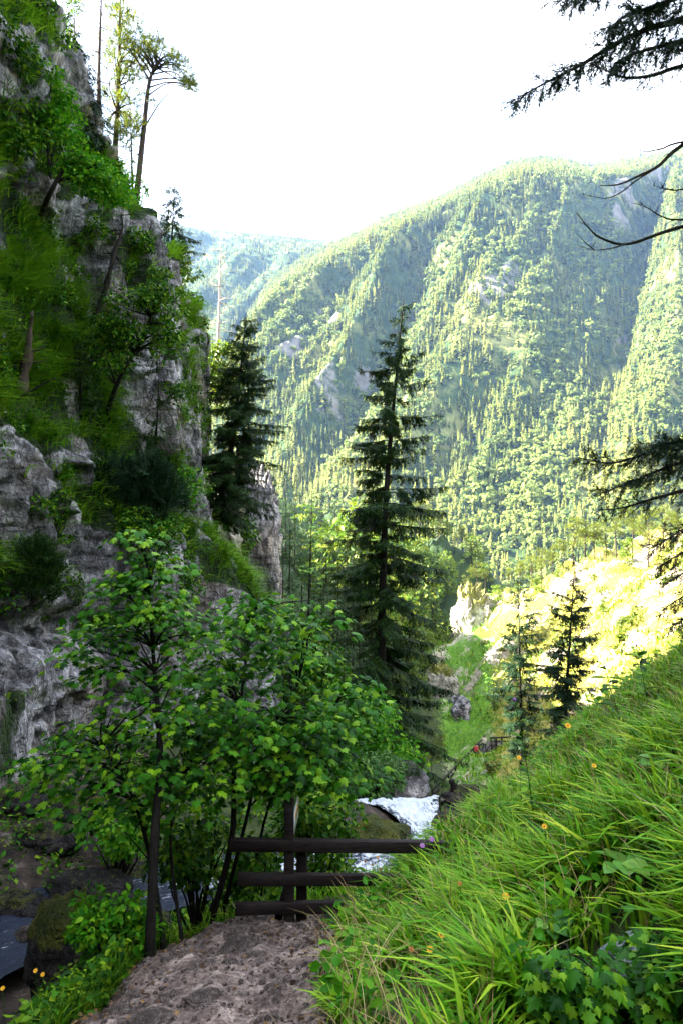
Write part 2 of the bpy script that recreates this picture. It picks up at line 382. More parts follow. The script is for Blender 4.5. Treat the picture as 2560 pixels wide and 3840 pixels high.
def mountain_mat():
    t = NT('mountain_slope'); tc = t.n('TexCoord').outputs['Object']
    n1 = t.noise(0.012, 8, 0.62, tc, 0.4); n2 = t.noise(0.07, 7, 0.65, tc)
    green = t.mix(t.ramp(n1, [(0.52, (0, 0, 0)), (0.64, (1, 1, 1))]), t.ramp(n2, [(0.3, (0.012, 0.028, 0.010)), (0.7, (0.05, 0.075, 0.02))]), t.ramp(n2, [(0.3, (0.10, 0.12, 0.03)), (0.7, (0.26, 0.25, 0.08))]))  # dark floor between the trees paints in their shadows; pale patches are meadow
    rock = t.ramp(n2, [(0.3, (0.07, 0.065, 0.06)), (0.65, (0.2, 0.185, 0.165))])
    at = t.n('Attribute', attribute_name='rock').outputs['Fac']
    m = t.ramp(t.math('ADD', at, t.math('MULTIPLY', t.math('SUBTRACT', n2, 0.5), 0.8)), [(0.45, (0, 0, 0)), (0.6, (1, 1, 1))])
    p = t.n('BsdfPrincipled', {'Base Color': t.mix(m, green, rock), 'Roughness': 0.95, 'Specular IOR Level': 0.1, 'Normal': t.bump(n2, 0.8, 6.0)})
    return t.done(p.outputs[0])
M['mountain'] = mountain_mat()

def water_mat():
    t = NT('stream_water'); tc = t.n('TexCoord').outputs['Object']
    fu = t.n('Attribute', attribute_name='flow_u').outputs['Fac']; fv = t.n('Attribute', attribute_name='flow_v').outputs['Fac']
    fl = t.n('CombineXYZ', {'X': t.math('MULTIPLY', fu, 1.1), 'Y': t.math('MULTIPLY', fv, 4.5)}).outputs[0]
    n1 = t.noise(1.3, 8, 0.7, fl, 0.9); n2 = t.noise(7, 6, 0.7, tc, 0.8)
    at = t.n('Attribute', attribute_name='foam').outputs['Fac']
    f = t.math('ADD', at, t.math('ADD', t.math('MULTIPLY', t.math('SUBTRACT', n1, 0.5), 1.3), t.math('MULTIPLY', t.math('SUBTRACT', n2, 0.5), 0.9)))
    m = t.ramp(f, [(0.42, (0, 0, 0)), (0.62, (1, 1, 1))])
    dark = t.n('BsdfPrincipled', {'Base Color': (0.006, 0.012, 0.03, 1), 'Roughness': 0.08, 'IOR': 1.33, 'Normal': t.bump(t.math('ADD', n1, t.math('MULTIPLY', n2, 0.5)), 0.8, 0.12)})
    foam = t.n('BsdfPrincipled', {'Base Color': t.ramp(n1, [(0.3, (0.30, 0.36, 0.46)), (0.6, (0.72, 0.76, 0.82))]), 'Roughness': 0.55, 'Normal': t.bump(t.math('ADD', n1, n2), 1.0, 0.1)})
    return t.done(t.n('MixShader', {0: m, 1: dark.outputs[0], 2: foam.outputs[0]}).outputs[0])
M['water'] = water_mat()
#STRUCTURE
# ================================================================== THE SETTING
# ------------------------------------------------------------------ ground: gorge floor, path, banks and slopes as one sheet
bank = lambda x, y: (x, y, -2.32+0.6*x-0.36*y)
CP = [(-1.2, 0, -2.7), (-1.2, 3, -3.35), (-1.2, 5.5, -4.1), (-1.2, 8.5, -5.1), (-2.1, 5.5, -4.15), (-2.0, 7.5, -4.8), (-0.3, 5.5, -4.0), (-0.3, 8.5, -5.08), (-2.1, 3, -3.4), (-0.4, 3, -3.2),
      (-1.3, 9.3, -5.4), (0.2, 9.4, -5.5), (-3.0, 5.5, -4.9), (-3.1, 3, -4.6), (-4.5, 6, -6.6), (-4.6, 3, -6.3), (-3.0, 8.5, -5.9), (-2.3, 10, -6.4), (-4.4, 8.5, -7.0), (-3.6, 10.5, -7.4),
      (-9, 5, -7.0), (-7, 9, -7.1), (-5.5, 12, -7.5), (-3.5, 14, -7.9), (-1.6, 15, -8.2), (1.1, 16.5, -8.7), (2.25, 18, -8.9), (2.0, 20, -9.15), (1.9, 22, -9.6),
      (-9, 10, -6.2), (-8.8, 14, -6.2), (-8.4, 17, -6.3), (-6.6, 15, -6.9), (-4.5, 17, -7.3), (-8, 22, -7.2), (-5, 20, -7.9), (-1.5, 18.5, -7.9), (-2.5, 24, -9), (0.2, 20.5, -8.6), (-0.5, 26, -13), (-6, 28, -9), (-4, 32, -12),
      (0, 10.6, -6.1), (-1, 12, -7.1), (0.6, 12.5, -7.0), (0, 13.8, -7.9), (2.0, 13.5, -7.1), (2.6, 15.5, -7.7), (3.4, 17.5, -8.3), (3.6, 21, -9.2),
      bank(1, 6), bank(1.2, 4), bank(3, 5), bank(2, 9), bank(4, 9), bank(5, 14), (2.8, 13, -6.3), (6, 19, -6.3), (9, 18, -3.5), bank(10, 12), bank(8, 8), (4.2, 17.5, -7.4), bank(4, 2.5), bank(2, 2.5), bank(14, 16), bank(16, 8), bank(8, 2), (0.6, 7.6, -4.72), (1.75, 3.95, -3.3), (1.3, 3.6, -3.2), (0.9, 8.6, -4.75), bank(2, 0), bank(8, -2), (0, -3, -2.2), (-5, -3, -5), (-9, 0, -6.8), (1.6, 10.5, -5.1),
      (4.2, 21, -9.5), (7, 23.5, -11), (10, 23, -9), (15, 24, -8), (2.5, 25, -15), (6, 30, -18), (12, 30, -16), (20, 30, -11), (3, 34, -19.5), (9, 40, -20), (20, 42, -16), (32, 40, -8),
      (6, 55, -27), (9, 56, -25.0), (8.5, 58, -25.5), (12.5, 67, -26.3), (16.8, 76, -27.0), (18.5, 78, -26.5), (16, 55, -21), (28, 55, -14), (45, 55, -4), (13.5, 51, -21),
      (9, 80, -33), (13, 80, -29), (22.5, 80, -21.5), (32, 80, -15), (40, 80, -9), (55, 80, 0), (80, 80, 12),
      (12, 120, -43), (20, 120, -35), (40, 120, -20.5), (60, 120, -8.5), (90, 120, 5), (42, 150, -19), (60, 150, -10.8), (75, 150, -7.6), (36, 168, -24), (30, 165, -38), (60, 200, -42), (90, 200, -30), (40, 195, -45), (130, 160, 5),
      (-6, 50, -8), (0, 50, -19), (-12, 50, -4), (-7, 90, -8), (3, 90, -24), (-30, 90, 2), (-9, 70, -6), (1, 70, -21), (0, 140, -7.5), (-20, 140, -1), (12, 140, -36), (-45, 140, 4), (5, 140, -20),
      (14.6, 220, -8), (27.5, 220, -10), (40, 220, -17), (50, 220, -25), (0, 220, -5), (-40, 220, 2), (18, 180, -56), (8, 180, -36), (0, 180, -14), (29, 180, -52), (26, 198, -42), (36, 200, -50), (20, 202, -30),
      (20, 260, -25), (60, 260, -50), (-30, 280, -20), (0, 330, -70), (100, 330, -80), (-120, 330, -60), (200, 330, -40), (0, 700, -150), (400, 700, -150), (-400, 700, -150), (-100, 120, 5), (-60, 60, 0), (-40, 20, -4), (-30, 0, -5), (-40, -20, -4), (40, 20, 10), (40, -10, 12), (5, -15, -3)]
CP = np.array(CP, float)
def _rbf_fit(p):
    n = len(p); D = np.linalg.norm(p[:, None, :2]-p[None, :, :2], axis=2)
    A = np.zeros((n+3, n+3)); A[:n, :n] = D-np.eye(n)*0.02; A[:n, n] = 1; A[:n, n+1:] = p[:, :2]; A[n, :n] = 1; A[n+1:, :n] = p[:, :2].T
    return np.linalg.solve(A, np.concatenate([p[:, 2], np.zeros(3)]))
_W = _rbf_fit(CP)
def base_h(x, y):
    x = np.atleast_1d(np.asarray(x, float)); y = np.atleast_1d(np.asarray(y, float)); out = np.empty(len(x)); n = len(CP)
    for a in range(0, len(x), 20000):
        xs, ys = x[a:a+20000], y[a:a+20000]
        D = np.hypot(xs[:, None]-CP[None, :, 0], ys[:, None]-CP[None, :, 1])
        out[a:a+20000] = D@_W[:n]+_W[n]+_W[n+1]*xs+_W[n+2]*ys
    return out
def stream_c(y):      # centre of the stream bed, for the upper reach
    return np.interp(y, [3, 6, 9, 12, 14, 15, 16.5, 18, 20, 22, 25], [-9.5, -8.6, -7, -5.5, -3.5, -1.6, 1.1, 2.25, 2.0, 1.9, 2.2])
def path_mask(x, y):
    m = smooth(-2.55, -2.2, x+0.12*np.sin(y*1.9))*(1-smooth(-0.32, -0.02, x+0.1*np.sin(y*2.3)))*(1-smooth(9.2, 9.6, y))
    return np.clip(m, 0, 1)
def ground_h(x, y, detail=True):
    x = np.atleast_1d(np.asarray(x, float)); y = np.atleast_1d(np.asarray(y, float))
    z = base_h(x, y)
    if detail:
        d = np.maximum(y, 3); k = smooth(25, 60, y)
        p = np.stack([x, y, np.zeros_like(x)], 1)
        pm = path_mask(x, y)
        z = z+(1-pm)*0.22*fbm(p*0.55, 4)*(1-k)+pm*(0.07*fbm(p*2.3, 5, 0.65)-0.05)+k*(2.6*ridged(p*np.array((0.06, 0.045, 1)), 6, 0.58)-1.5+0.7*fbm(p*0.3, 4))*np.clip(d/110, 0.35, 1.6)
    return z
ROWS, COLS = 400, 300
yy = np.concatenate([np.linspace(-14, 2, 12, endpoint=False), 2+(np.exp(np.linspace(0, math.log(50.0), ROWS-32, endpoint=False))-1)*6.0, np.linspace(297, 700, 20)])
uu = np.linspace(-1, 1, COLS); uu = np.sign(uu)*(0.55*np.abs(uu)+0.45*np.abs(uu)**2.2)
GX = uu[None, :]*(12+np.maximum(yy, 0)*1.05)[:, None]+np.where(yy > 30, 0, 0)[:, None]; GY = np.repeat(yy[:, None], COLS, 1)
gx, gy = GX.ravel(), GY.ravel(); gz = ground_h(gx, gy)
sdist = np.abs(gx-stream_c(gy))
wet = np.clip(np.where((gy > 4) & (gy < 24), 1.1-smooth(1.0, 3.4, sdist), 0)+np.where((gx < -4.2) & (gy < 22) & (gy > 8), 0.75, 0), 0, 1)
slope_a = smooth(44, 58, gy)*smooth(5, 12, gx-0.115*(gy-50))
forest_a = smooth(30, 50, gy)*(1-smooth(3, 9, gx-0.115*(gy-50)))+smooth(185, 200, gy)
g = mk('ground', np.stack([gx, gy, gz], 1), grid_faces(len(yy), COLS), M['ground'], attrs={'path': path_mask(gx, gy), 'wet': wet, 'slope': slope_a, 'forest': np.clip(forest_a, 0, 1), 'dry': smooth(0.17, 0.28, gx/np.maximum(gy, 1))})  # parched gold starts at the slope's sun edge, sunlight put into colour
tag(g, kind='structure')

def ground_at(px, py, y0=3.0, y1=260):
    """first point of the ground sheet met by the view ray of a photo pixel"""
    Y = np.exp(np.linspace(math.log(y0), math.log(y1), 700)); X = (px-1280)/2560*Y; Z = (1920-py)/2560*Y
    h = ground_h(X, Y); k = np.argmax(h > Z)
    if not (h > Z).any(): k = len(Y)-1
    return np.array((X[k], Y[k], h[k]))
def on_ground(x, y): return np.array((x, y, float(ground_h(x, y)[0])))

# ------------------------------------------------------------------ the cliff on the left: marched upwards column by column, grassy ledges lean back, rock stands steep
SKY_X = [-6000, -1500, -400, 0, 100, 160, 270, 350, 480, 560, 600, 680, 740, 770, 785, 860, 960, 1060, 1100]
SKY_Y = [-9000, -2600, -700, -170, -60, 0, 190, 480, 640, 780, 920, 1060, 1170, 1230, 2020, 2085, 2195, 2325, 2400]
def sky_line(px): return np.interp(px, SKY_X, SKY_Y)
GRASS = [[(-3000, 560), (60, 700), (230, 900), (330, 1080), (420, 1250), (480, 1420), (540, 1640), (480, 1760), (330, 1720), (150, 1660), (0, 1600), (-3000, 1500)],
         [(-3000, 300), (0, 380), (150, 430), (330, 520), (500, 680), (560, 800), (420, 780), (250, 770), (120, 650), (-3000, 500)],
         [(690, 1960), (760, 1990), (860, 2080), (960, 2190), (1060, 2320), (1040, 2400), (960, 2300), (800, 2170), (720, 2120), (680, 2060)],
         [(640, 960), (760, 1120), (770, 1260), (680, 1220), (620, 1100)],
         [(260, 1780), (640, 1700), (700, 1960), (600, 2080), (330, 2000)],
         [(0, 2020), (200, 2080), (230, 2200), (60, 2230), (-3000, 2250), (-3000, 2000)],
         [(90, 300), (190, 330), (300, 470), (200, 480)], [(0, -300), (120, 30), (170, 90), (80, 130), (-60, 60)]]
def grass_mask(px, py):
    m = np.zeros(np.shape(px), bool)
    for q in GRASS: m |= in_poly(px, py, q)
    return m
CY = np.concatenate([np.linspace(-30, 8, 26, endpoint=False), np.arange(8, 41.4, 0.14)])
XB = np.interp(CY, [-30, 8, 14, 18, 22, 25, 28, 30, 31.5, 32.6, 33.6, 35, 37, 40, 41.4], [-11, -9.2, -8.7, -8.5, -8.0, -6.9, -5.0, -3.6, -3.0, -2.9, -4.6, -7.2, -7.7, -8.2, -10.2])
DZ = 0.125; Z0 = -14.0; NZ = 290
cx = XB.copy(); cz = np.full(len(CY), Z0); rowsX, rowsZ, rowsG = [], [], []
ov = np.zeros(len(CY)); topped = np.zeros(len(CY), bool)
for k in range(NZ):
    Yc = np.maximum(CY, 2.0); px = 1280+2560*cx/Yc; py = 1920-2560*cz/Yc
    wob = 55*perlin(np.stack([CY*0.6, cz*0.5, np.zeros_like(CY)], 1))
    gm = grass_mask(px+wob, py+wob*1.3)
    over_line = py < sky_line(px)+6
    nose = over_line & (px > 772) & ~topped
    topped |= (over_line & (px <= 772)) | (cz > 21)
    rowsX.append(cx.copy()); rowsZ.append(cz.copy()); rowsG.append(np.where(topped, 0.8, np.where(nose, 1.0, gm.astype(float))))
    over = np.exp(-((py-2290-0.12*px)/45)**2)*(px < 480)*(CY > 8)              # the dark undercut low on the wall
    under = np.exp(-((py-2400-0.12*px)/70)**2)*(px < 480)*(CY > 8)
    low = (cz < -4.4) & (CY > 27) & (CY < 34)
    dx = np.where(gm, -0.36, 0.03)*np.where(CY > 35, 0.15, 1.0)+over*1.6-under*1.45
    pst = np.interp(CY, [-30, 15, 18, 20, 22, 24, 26, 28, 30, 33, 36, 40], [-6000, -350, -60, 90, 215, 330, 430, 520, 600, 680, 735, 758])
    steer = np.clip(((pst-1280)/2560*Yc-cx)*0.3, -0.75, 0.5)*smooth(-3, 1, cz)*(CY > 14)
    dx = np.where(nose, -1.35, dx+steer)
    dx = np.where(topped, -2.6, dx)
    cz = cz+DZ*np.where(topped, 0.35, 1.0); cx = cx+dx*DZ*np.where(topped, 1.5, 1.0)
CX, CZ, CG = np.array(rowsX), np.array(rowsZ), np.array(rowsG)
CYg = np.repeat(CY[None, :], NZ, 0)
for _ in range(3):                                                          # soften the grass edge weights
    CG[1:-1] = (CG[:-2]+CG[1:-1]*2+CG[2:])/4; CG[:, 1:-1] = (CG[:, :-2]+CG[:, 1:-1]*2+CG[:, 2:])/4
pp = np.stack([CX.ravel(), CYg.ravel(), CZ.ravel()], 1)
rockw = 1-0.72*CG.ravel()
d1 = ridged(pp*np.array((0.22, 0.30, 0.16)), 5, 0.55); d2 = fbm(pp*np.array((1.1, 1.2, 0.75)), 4, 0.55); d3 = perlin(pp*np.array((0.12, 0.12, 0.12)))
bed = np.abs(((pp[:, 2]+0.22*pp[:, 1]+0.5*d3)*0.42) % 1-0.5)*2                  # strata
d4 = ridged(pp*np.array((1.5, 1.3, 0.7))+5, 3, 0.55); d5 = ridged(pp*np.array((0.5, 0.8, 0.22))+13, 4, 0.5)
wp = pp+0.25*np.stack([d2, perlin(pp*1.3+7), perlin(pp*1.1+19)], 1)
w1 = worley(wp*np.array((0.55, 0.7, 0.34)))[1]; w2 = worley(wp*np.array((1.5, 1.7, 0.95))+31)[1]; w3, w3v = worley(wp*np.array((3.0, 3.0, 2.2))+77)
disp = rockw*(0.32*d1+0.20*d2+0.28*(bed-0.5)+0.10*d4+0.22*d5+0.85*(w1-0.5)+0.42*(w2-0.5)+0.16*(w3v-0.5)-0.1)+0.5*d3-0.3; disp = np.clip(disp, -1.0, 0.55)
edge = np.ones(NZ*len(CY))
nx = pp.copy(); nx[:, 0] += disp*edge; nx[:, 1] -= disp*0.35; nx[:, 2] += 0.12*d2*rockw
cliffV = nx; cliffG = np.clip(CG.ravel()+0.25*fbm(pp*0.9, 3)*(CG.ravel() > 0.05), 0, 1)
# patches of moss and turf on the rock wherever it lies back a little
bare = smooth(0.05, 0.45, fbm(pp*np.array((0.35, 0.4, 0.5))+51, 4)); cliffG = cliffG*(1-0.75*bare)
tuft = smooth(0.15, 0.5, fbm(pp*np.array((0.5, 0.5, 0.5))+31, 4)); cliffG = np.clip(cliffG+0.6*tuft, 0, 1)
cf = grid_faces(NZ, len(CY))[:, ::-1]
cliff = tag(mk('cliff_left', cliffV, cf, M['cliff'], attrs={'grass': cliffG}), kind='structure')
_cpx = 1280+2560*cliffV[:, 0]/np.maximum(cliffV[:, 1], 0.5); _cpy = 1920-2560*cliffV[:, 2]/np.maximum(cliffV[:, 1], 0.5)
_cok = cliffV[:, 1] > 9
def cliff_at(px, py):
    d = (_cpx-px)**2+(_cpy-py)**2+np.where(_cok, 0, 1e9)
    idx = np.argsort(d)[:12]; k = idx[np.argmin(cliffV[idx, 1]+d[idx]*0.004)]
    return cliffV[k].copy()

# ------------------------------------------------------------------ unseen hill added behind the cliff, its height shaped to shade the gorge
hx = np.linspace(-140, -11.5, 60); hy = np.linspace(-60, 210, 110); HX, HY = np.meshgrid(hx, hy); x_, y_ = HX.ravel(), HY.ravel()
want = (13+0.72*(-x_-12))*(1-smooth(47, 66, y_-0.05*(-x_-12)))+2*smooth(60, 90, y_)
want = np.maximum(want, np.minimum(14.5-15*smooth(92, 122, y_)+0.66*(-x_-30), 34)*smooth(40, 60, y_)*(1-smooth(175, 200, y_)))
pxh = 1280+2560*x_/np.maximum(y_, 1); lim = (1920-np.maximum(sky_line(np.minimum(pxh+60, 770)), -4000)-60)/2560*np.maximum(y_, 1)-3.0
z_ = np.where(y_ > 2, np.minimum(want, lim), want); z_ = np.where((pxh > 690) & (y_ > 2), np.minimum(z_, -4.0), z_)
z_ = z_+fbm(np.stack([x_*0.08, y_*0.08, 0*x_], 1), 4)*1.2-1.2
tag(mk('shade_hill_left', np.stack([x_, y_, z_], 1), grid_faces(110, 60), M['ground'], attrs={'forest': np.ones(len(x_)), 'path': 0*x_, 'wet': 0*x_, 'slope': 0*x_}), kind='structure')

# ------------------------------------------------------------------ unseen hills added behind the camera and to the right to shut off the low sky
bx_, by_ = np.meshgrid(np.linspace(-70, 110, 70), np.linspace(-90, 34, 60)); x_, y_ = bx_.ravel(), by_.ravel()
zb_ = -4+1.05*np.maximum(-y_-7, 0)-60*smooth(9, 5, -y_)
zr_ = -1.0+0.7*np.maximum(x_-13-0.62*np.maximum(y_, 0), 0)-60*smooth(13.5, 11.5, x_-0.62*np.maximum(y_, 0))
z_ = np.minimum(np.maximum(zb_, zr_), 34)+2.0*fbm(np.stack([x_*0.07, y_*0.07, 0*x_], 1), 4)
tag(mk('shade_hill_behind', np.stack([x_, y_, z_], 1), grid_faces(60, 70), M['ground'], attrs={'forest': np.ones(len(x_)), 'path': 0*x_, 'wet': 0*x_, 'slope': 0*x_, 'dry': 0*x_}), kind='structure')

# ------------------------------------------------------------------ far mountains
def mountain(name, skyx, skyy, y0, zb, yr, pxr, ncol, nrow, seed, spur, shape=1.0, skew=0.5, amp=0.72):
    px = np.linspace(pxr[0], pxr[1], ncol); t = np.concatenate([np.linspace(0, 1, nrow), np.linspace(1.04, 1.35, 8)])
    T, PX = np.meshgrid(t, px, indexing='ij'); T, PX = T.ravel(), PX.ravel()
    YR = np.interp(PX, pxr, yr); Y = y0+(YR-y0)*T; X = (PX-1280)/2560*Y
    zr = (1920-np.interp(PX, skyx, skyy)-16)/2560*YR
    tt = np.clip(T, 0, 1)**shape
    Z = zb+(zr-zb)*tt-np.maximum(T-1, 0)*(YR-y0)*0.8
    w = (X-skew*Y); q = np.stack([w/spur, Y/(spur*5)+seed, np.zeros_like(w)], 1)
    s = ridged(q, 4, 0.48); q2 = np.stack([X/90, Y/90, np.full_like(X, seed)], 1)
    env = np.sin(np.clip(T, 0, 1)**1.15*math.pi)**0.9*np.minimum(Y/1200, 1.3)
    Z = Z+env*spur*amp*(s-0.2)+env*14*fbm(q2, 4)+env*spur*0.10*(ridged(np.stack([w/(spur*0.33), Y/(spur*2.2)+seed, np.zeros_like(w)], 1), 3)-0.3)
    zmax = (1920-np.interp(PX, skyx, skyy)-16-110*np.clip(1-T, 0, 1)**0.8)/2560*Y; Z = np.where(T < 1, np.minimum(Z, zmax), Z)
    return X, Y, Z, T, PX, len(t), s
NSX = [-400, 500, 700, 800, 900, 1000, 1100, 1250, 1350, 1500, 1650, 1800, 1950, 2030, 2100, 2230, 2300, 2450, 2560, 3000]
NSY = [2000, 1900, 1700, 1450, 1200, 1050, 980, 895, 850, 775, 720, 640, 580, 575, 575, 605, 592, 565, 540, 430]
mx, my, mz, mT, mPX, mrows, mS = mountain('mountain', NSX, NSY, 430, -140, (1700, 2100), (-200, 3000), 260, 170, 3.0, 230, 1.05, 0.55)
mpy = 1920-2560*mz/my; mpx = 1280+2560*mx/my
rockv = 0.55*smooth(0.35, 0.75, fbm(np.stack([mx/150, my/150, np.zeros_like(mx)], 1), 4))
for (ax, ay, rx, ry) in [(1685, 1425, 70, 60), (1800, 1110, 80, 90), (1420, 1015, 50, 45), (1270, 1190, 120, 60), (1200, 1560, 110, 90), (1100, 1290, 80, 80), (1360, 1440, 60, 80), (2330, 760, 70, 160), (2480, 640, 90, 90), (2330, 1280, 60, 30)]:
    gg = np.exp(-((mpx-ax)/rx)**2-((mpy-ay)/ry)**2)*np.clip(0.8+0.9*fbm(np.stack([mx/60, my/60, mz/60], 1), 4), 0, 1.3); rockv = np.maximum(rockv, gg*0.72)
    mz = mz+gg*(16 if (ax, ay) == (1685, 1425) else 3)
tag(mk('mountain_slope', np.stack([mx, my, mz], 1), grid_faces(mrows, 260), M['mountain'], attrs={'rock': rockv}), kind='structure')
FSX = [-1200, 400, 700, 800, 900, 1100, 1250, 1400, 1700]; FSY = [500, 770, 832, 846, 852, 872, 890, 905, 930]
fx, fy, fz, fT, fPX, frows, fS = mountain('mountain_far', FSX, FSY, 1100, -100, (2700, 2700), (-1200, 1800), 130, 90, 8.0, 300, 0.9, 0.3, 0.22)
tag(mk('mountain_ridge', np.stack([fx, fy, fz], 1), grid_faces(frows, 130), M['mountain'], attrs={'rock': 0.3*smooth(0.4, 0.8, fbm(np.stack([fx/200, fy/200, 0*fx], 1), 3))}), kind='structure')

# forest on the mountains: a mass of trees, instanced on points
def flap_conifer(seed, H=1.0, R=0.17, tiers=10, per=7):
    r = np.random.default_rng(seed); V, F = [], []
    for k in range(tiers):
        t = k/tiers; z = H*(0.1+0.9*t); L = R*(1-t)**0.8*H+0.012
        for j in range(per):
            a = r.uniform(0, 6.283); l = L*r.uniform(0.7, 1.2); w = l*0.75; dz = -0.35*l-0.02
            c, s = math.cos(a), math.sin(a); b = len(V)
            V += [(0, 0, z+0.06*H), (c*l*0.55-s*w*0.5, s*l*0.55+c*w*0.5, z+dz*0.3), (c*l, s*l, z+dz), (c*l*0.55+s*w*0.5, s*l*0.55-c*w*0.5, z+dz*0.3)]
            F.append((b, b+1, b+2, b+3))
    return np.array(V), np.array(F)
def flap_broad(seed, n=120):
    r = np.random.default_rng(seed); c = r.normal(size=(7, 3))*np.array((0.17, 0.17, 0.16))+np.array((0, 0, 0.62))
    d = norm(r.normal(size=(n, 3))); d[:, 2] = np.abs(d[:, 2])*r.choice([1, 1, -0.4], n)
    pos = c[r.integers(0, 7, n)]+d*0.19; R = frames(norm(np.cross(d, r.normal(size=(n, 3)))), d)
    tv = np.array([(-0.5, -0.4, 0), (0.5, -0.5, -0.08), (0.45, 0.5, 0.0), (-0.5, 0.4, -0.1)]); V, F = scatter(tv, np.array([(0, 1, 2, 3)]), pos, R, r.uniform(0.08, 0.17, n))
    tv2, tf2 = tube([(0, 0, 0), (0, 0, 0.55)], [0.03, 0.015], 4, False)
    mb = MB(); mb.add(V, F); mb.add(tv2, tf2); return mb.get()
pcol = bpy.data.collections.new('forest_kinds')
for k in range(3):
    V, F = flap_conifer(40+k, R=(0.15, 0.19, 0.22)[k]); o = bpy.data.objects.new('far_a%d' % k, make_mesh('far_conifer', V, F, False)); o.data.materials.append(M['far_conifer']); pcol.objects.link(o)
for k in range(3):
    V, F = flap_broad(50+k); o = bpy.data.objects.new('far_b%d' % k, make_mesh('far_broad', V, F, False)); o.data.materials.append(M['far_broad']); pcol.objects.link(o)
def forest(name, label, pts, scl, idx):
    me = bpy.data.meshes.new(name); me.vertices.add(len(pts)); me.vertices.foreach_set('co', np.asarray(pts, np.float32).ravel())
    a = me.attributes.new('scl', 'FLOAT', 'POINT'); a.data.foreach_set('value', np.asarray(scl, np.float32))
    a = me.attributes.new('idx', 'INT', 'POINT'); a.data.foreach_set('value', np.asarray(idx, np.int32))
    a = me.attributes.new('rz', 'FLOAT', 'POINT'); a.data.foreach_set('value', rng.uniform(0, 6.28, len(pts)).astype(np.float32))
    o = bpy.data.objects.new(name, me); C.objects.link(o); tag(o, label, 'forest', kind='stuff')
    ng = bpy.data.node_groups.new(name, 'GeometryNodeTree')
    ng.interface.new_socket('Geometry', in_out='INPUT', socket_type='NodeSocketGeometry'); ng.interface.new_socket('Geometry', in_out='OUTPUT', socket_type='NodeSocketGeometry')
    N = ng.nodes.new; i, q = N('NodeGroupInput'), N('NodeGroupOutput'); ip = N('GeometryNodeInstanceOnPoints'); ci = N('GeometryNodeCollectionInfo')
    ci.inputs['Collection'].default_value = pcol; ci.inputs['Separate Children'].default_value = True; ci.inputs['Reset Children'].default_value = True
    def at(k, ty):
        n = N('GeometryNodeInputNamedAttribute'); n.data_type = ty; n.inputs['Name'].default_value = k; return n.outputs['Attribute']
    cb = N('ShaderNodeCombineXYZ'); L = ng.links.new
    L(i.outputs[0], ip.inputs['Points']); L(ci.outputs[0], ip.inputs['Instance']); ip.inputs['Pick Instance'].default_value = True
    L(at('idx', 'INT'), ip.inputs['Instance Index']); L(at('scl', 'FLOAT'), ip.inputs['Scale']); L(at('rz', 'FLOAT'), cb.inputs['Z']); L(cb.outputs[0], ip.inputs['Rotation']); L(ip.outputs[0], q.inputs[0])
    md = o.modifiers.new('trees', 'NODES'); md.node_group = ng
    return o
def sample_surface(X, Y, Z, nr, nc, n, extra):
    i = rng.integers(0, nr-7, n); j = rng.integers(0, nc-1, n); a, b = rng.random(n), rng.random(n)
    def S(A):
        A = A.reshape(nr, nc); return (A[i, j]*(1-a)*(1-b)+A[i+1, j]*a*(1-b)+A[i, j+1]*(1-a)*b+A[i+1, j+1]*a*b)
    return np.stack([S(X), S(Y), S(Z)], 1), S(extra), (i/(nr-9.0))
def sow(n, X, Y, Z, nr, nc, rockA, lo, hi):
    p, rk, tt = sample_surface(X, Y, Z, nr, nc, n, rockA)
    w = rng.random(n); dens = fbm(np.stack([p[:, 0]/130, p[:, 1]/130, np.full(n, 5.0)], 1), 3)
    px = 1280+2560*p[:, 0]/p[:, 1]
    keep = (rk+0.15*rng.normal(size=n) < 0.5) & (w < 0.95+0.5*dens) & (px > -250) & (px < 2850)
    p, tt, px = p[keep], tt[keep], px[keep]; m = len(p)
    bl = fbm(np.stack([p[:, 0]/110, p[:, 1]/110, np.full(m, 9.0)], 1), 3)
    br = rng.random(m) < np.clip(0.34-0.45*tt+0.9*bl+0.12*(px-1600)/1000, 0.02, 0.8)
    h = np.where(br, rng.uniform(lo*0.6, hi*0.62, m), rng.uniform(lo*0.8, hi*0.9, m)*(1-0.25*tt))
    h = h*np.clip(0.55+0.45*p[:, 1]/1200, 0.6, 1.0)*np.exp(0.18*rng.normal(size=m))
    return p-np.array((0, 0, 0.4)), h, np.where(br, 3, 0)+rng.integers(0, 3, m)
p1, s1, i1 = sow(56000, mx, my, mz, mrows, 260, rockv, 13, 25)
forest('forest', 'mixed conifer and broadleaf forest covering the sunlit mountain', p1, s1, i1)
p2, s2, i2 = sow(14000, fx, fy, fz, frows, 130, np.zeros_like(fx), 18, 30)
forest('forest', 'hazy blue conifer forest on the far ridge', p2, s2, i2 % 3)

# ------------------------------------------------------------------ the air between here and the mountains
hz = NT('haze_air')
pv = hz.t.nodes.new('ShaderNodeVolumePrincipled'); pv.inputs['Color'].default_value = (0.32, 0.53, 1.0, 1); pv.inputs['Density'].default_value = 0.000046; pv.inputs['Anisotropy'].default_value = 0.0
hz.t.links.new(pv.outputs[0], hz.out.inputs['Volume'])
hb = MB(); hb.add(*box((300, 1500, 480), (6000, 4000, 1400)))
haze = mkb('haze', hb, hz.m, smooth_=False); tag(haze, 'thin blue summer haze in the valley air', 'haze', kind='stuff')

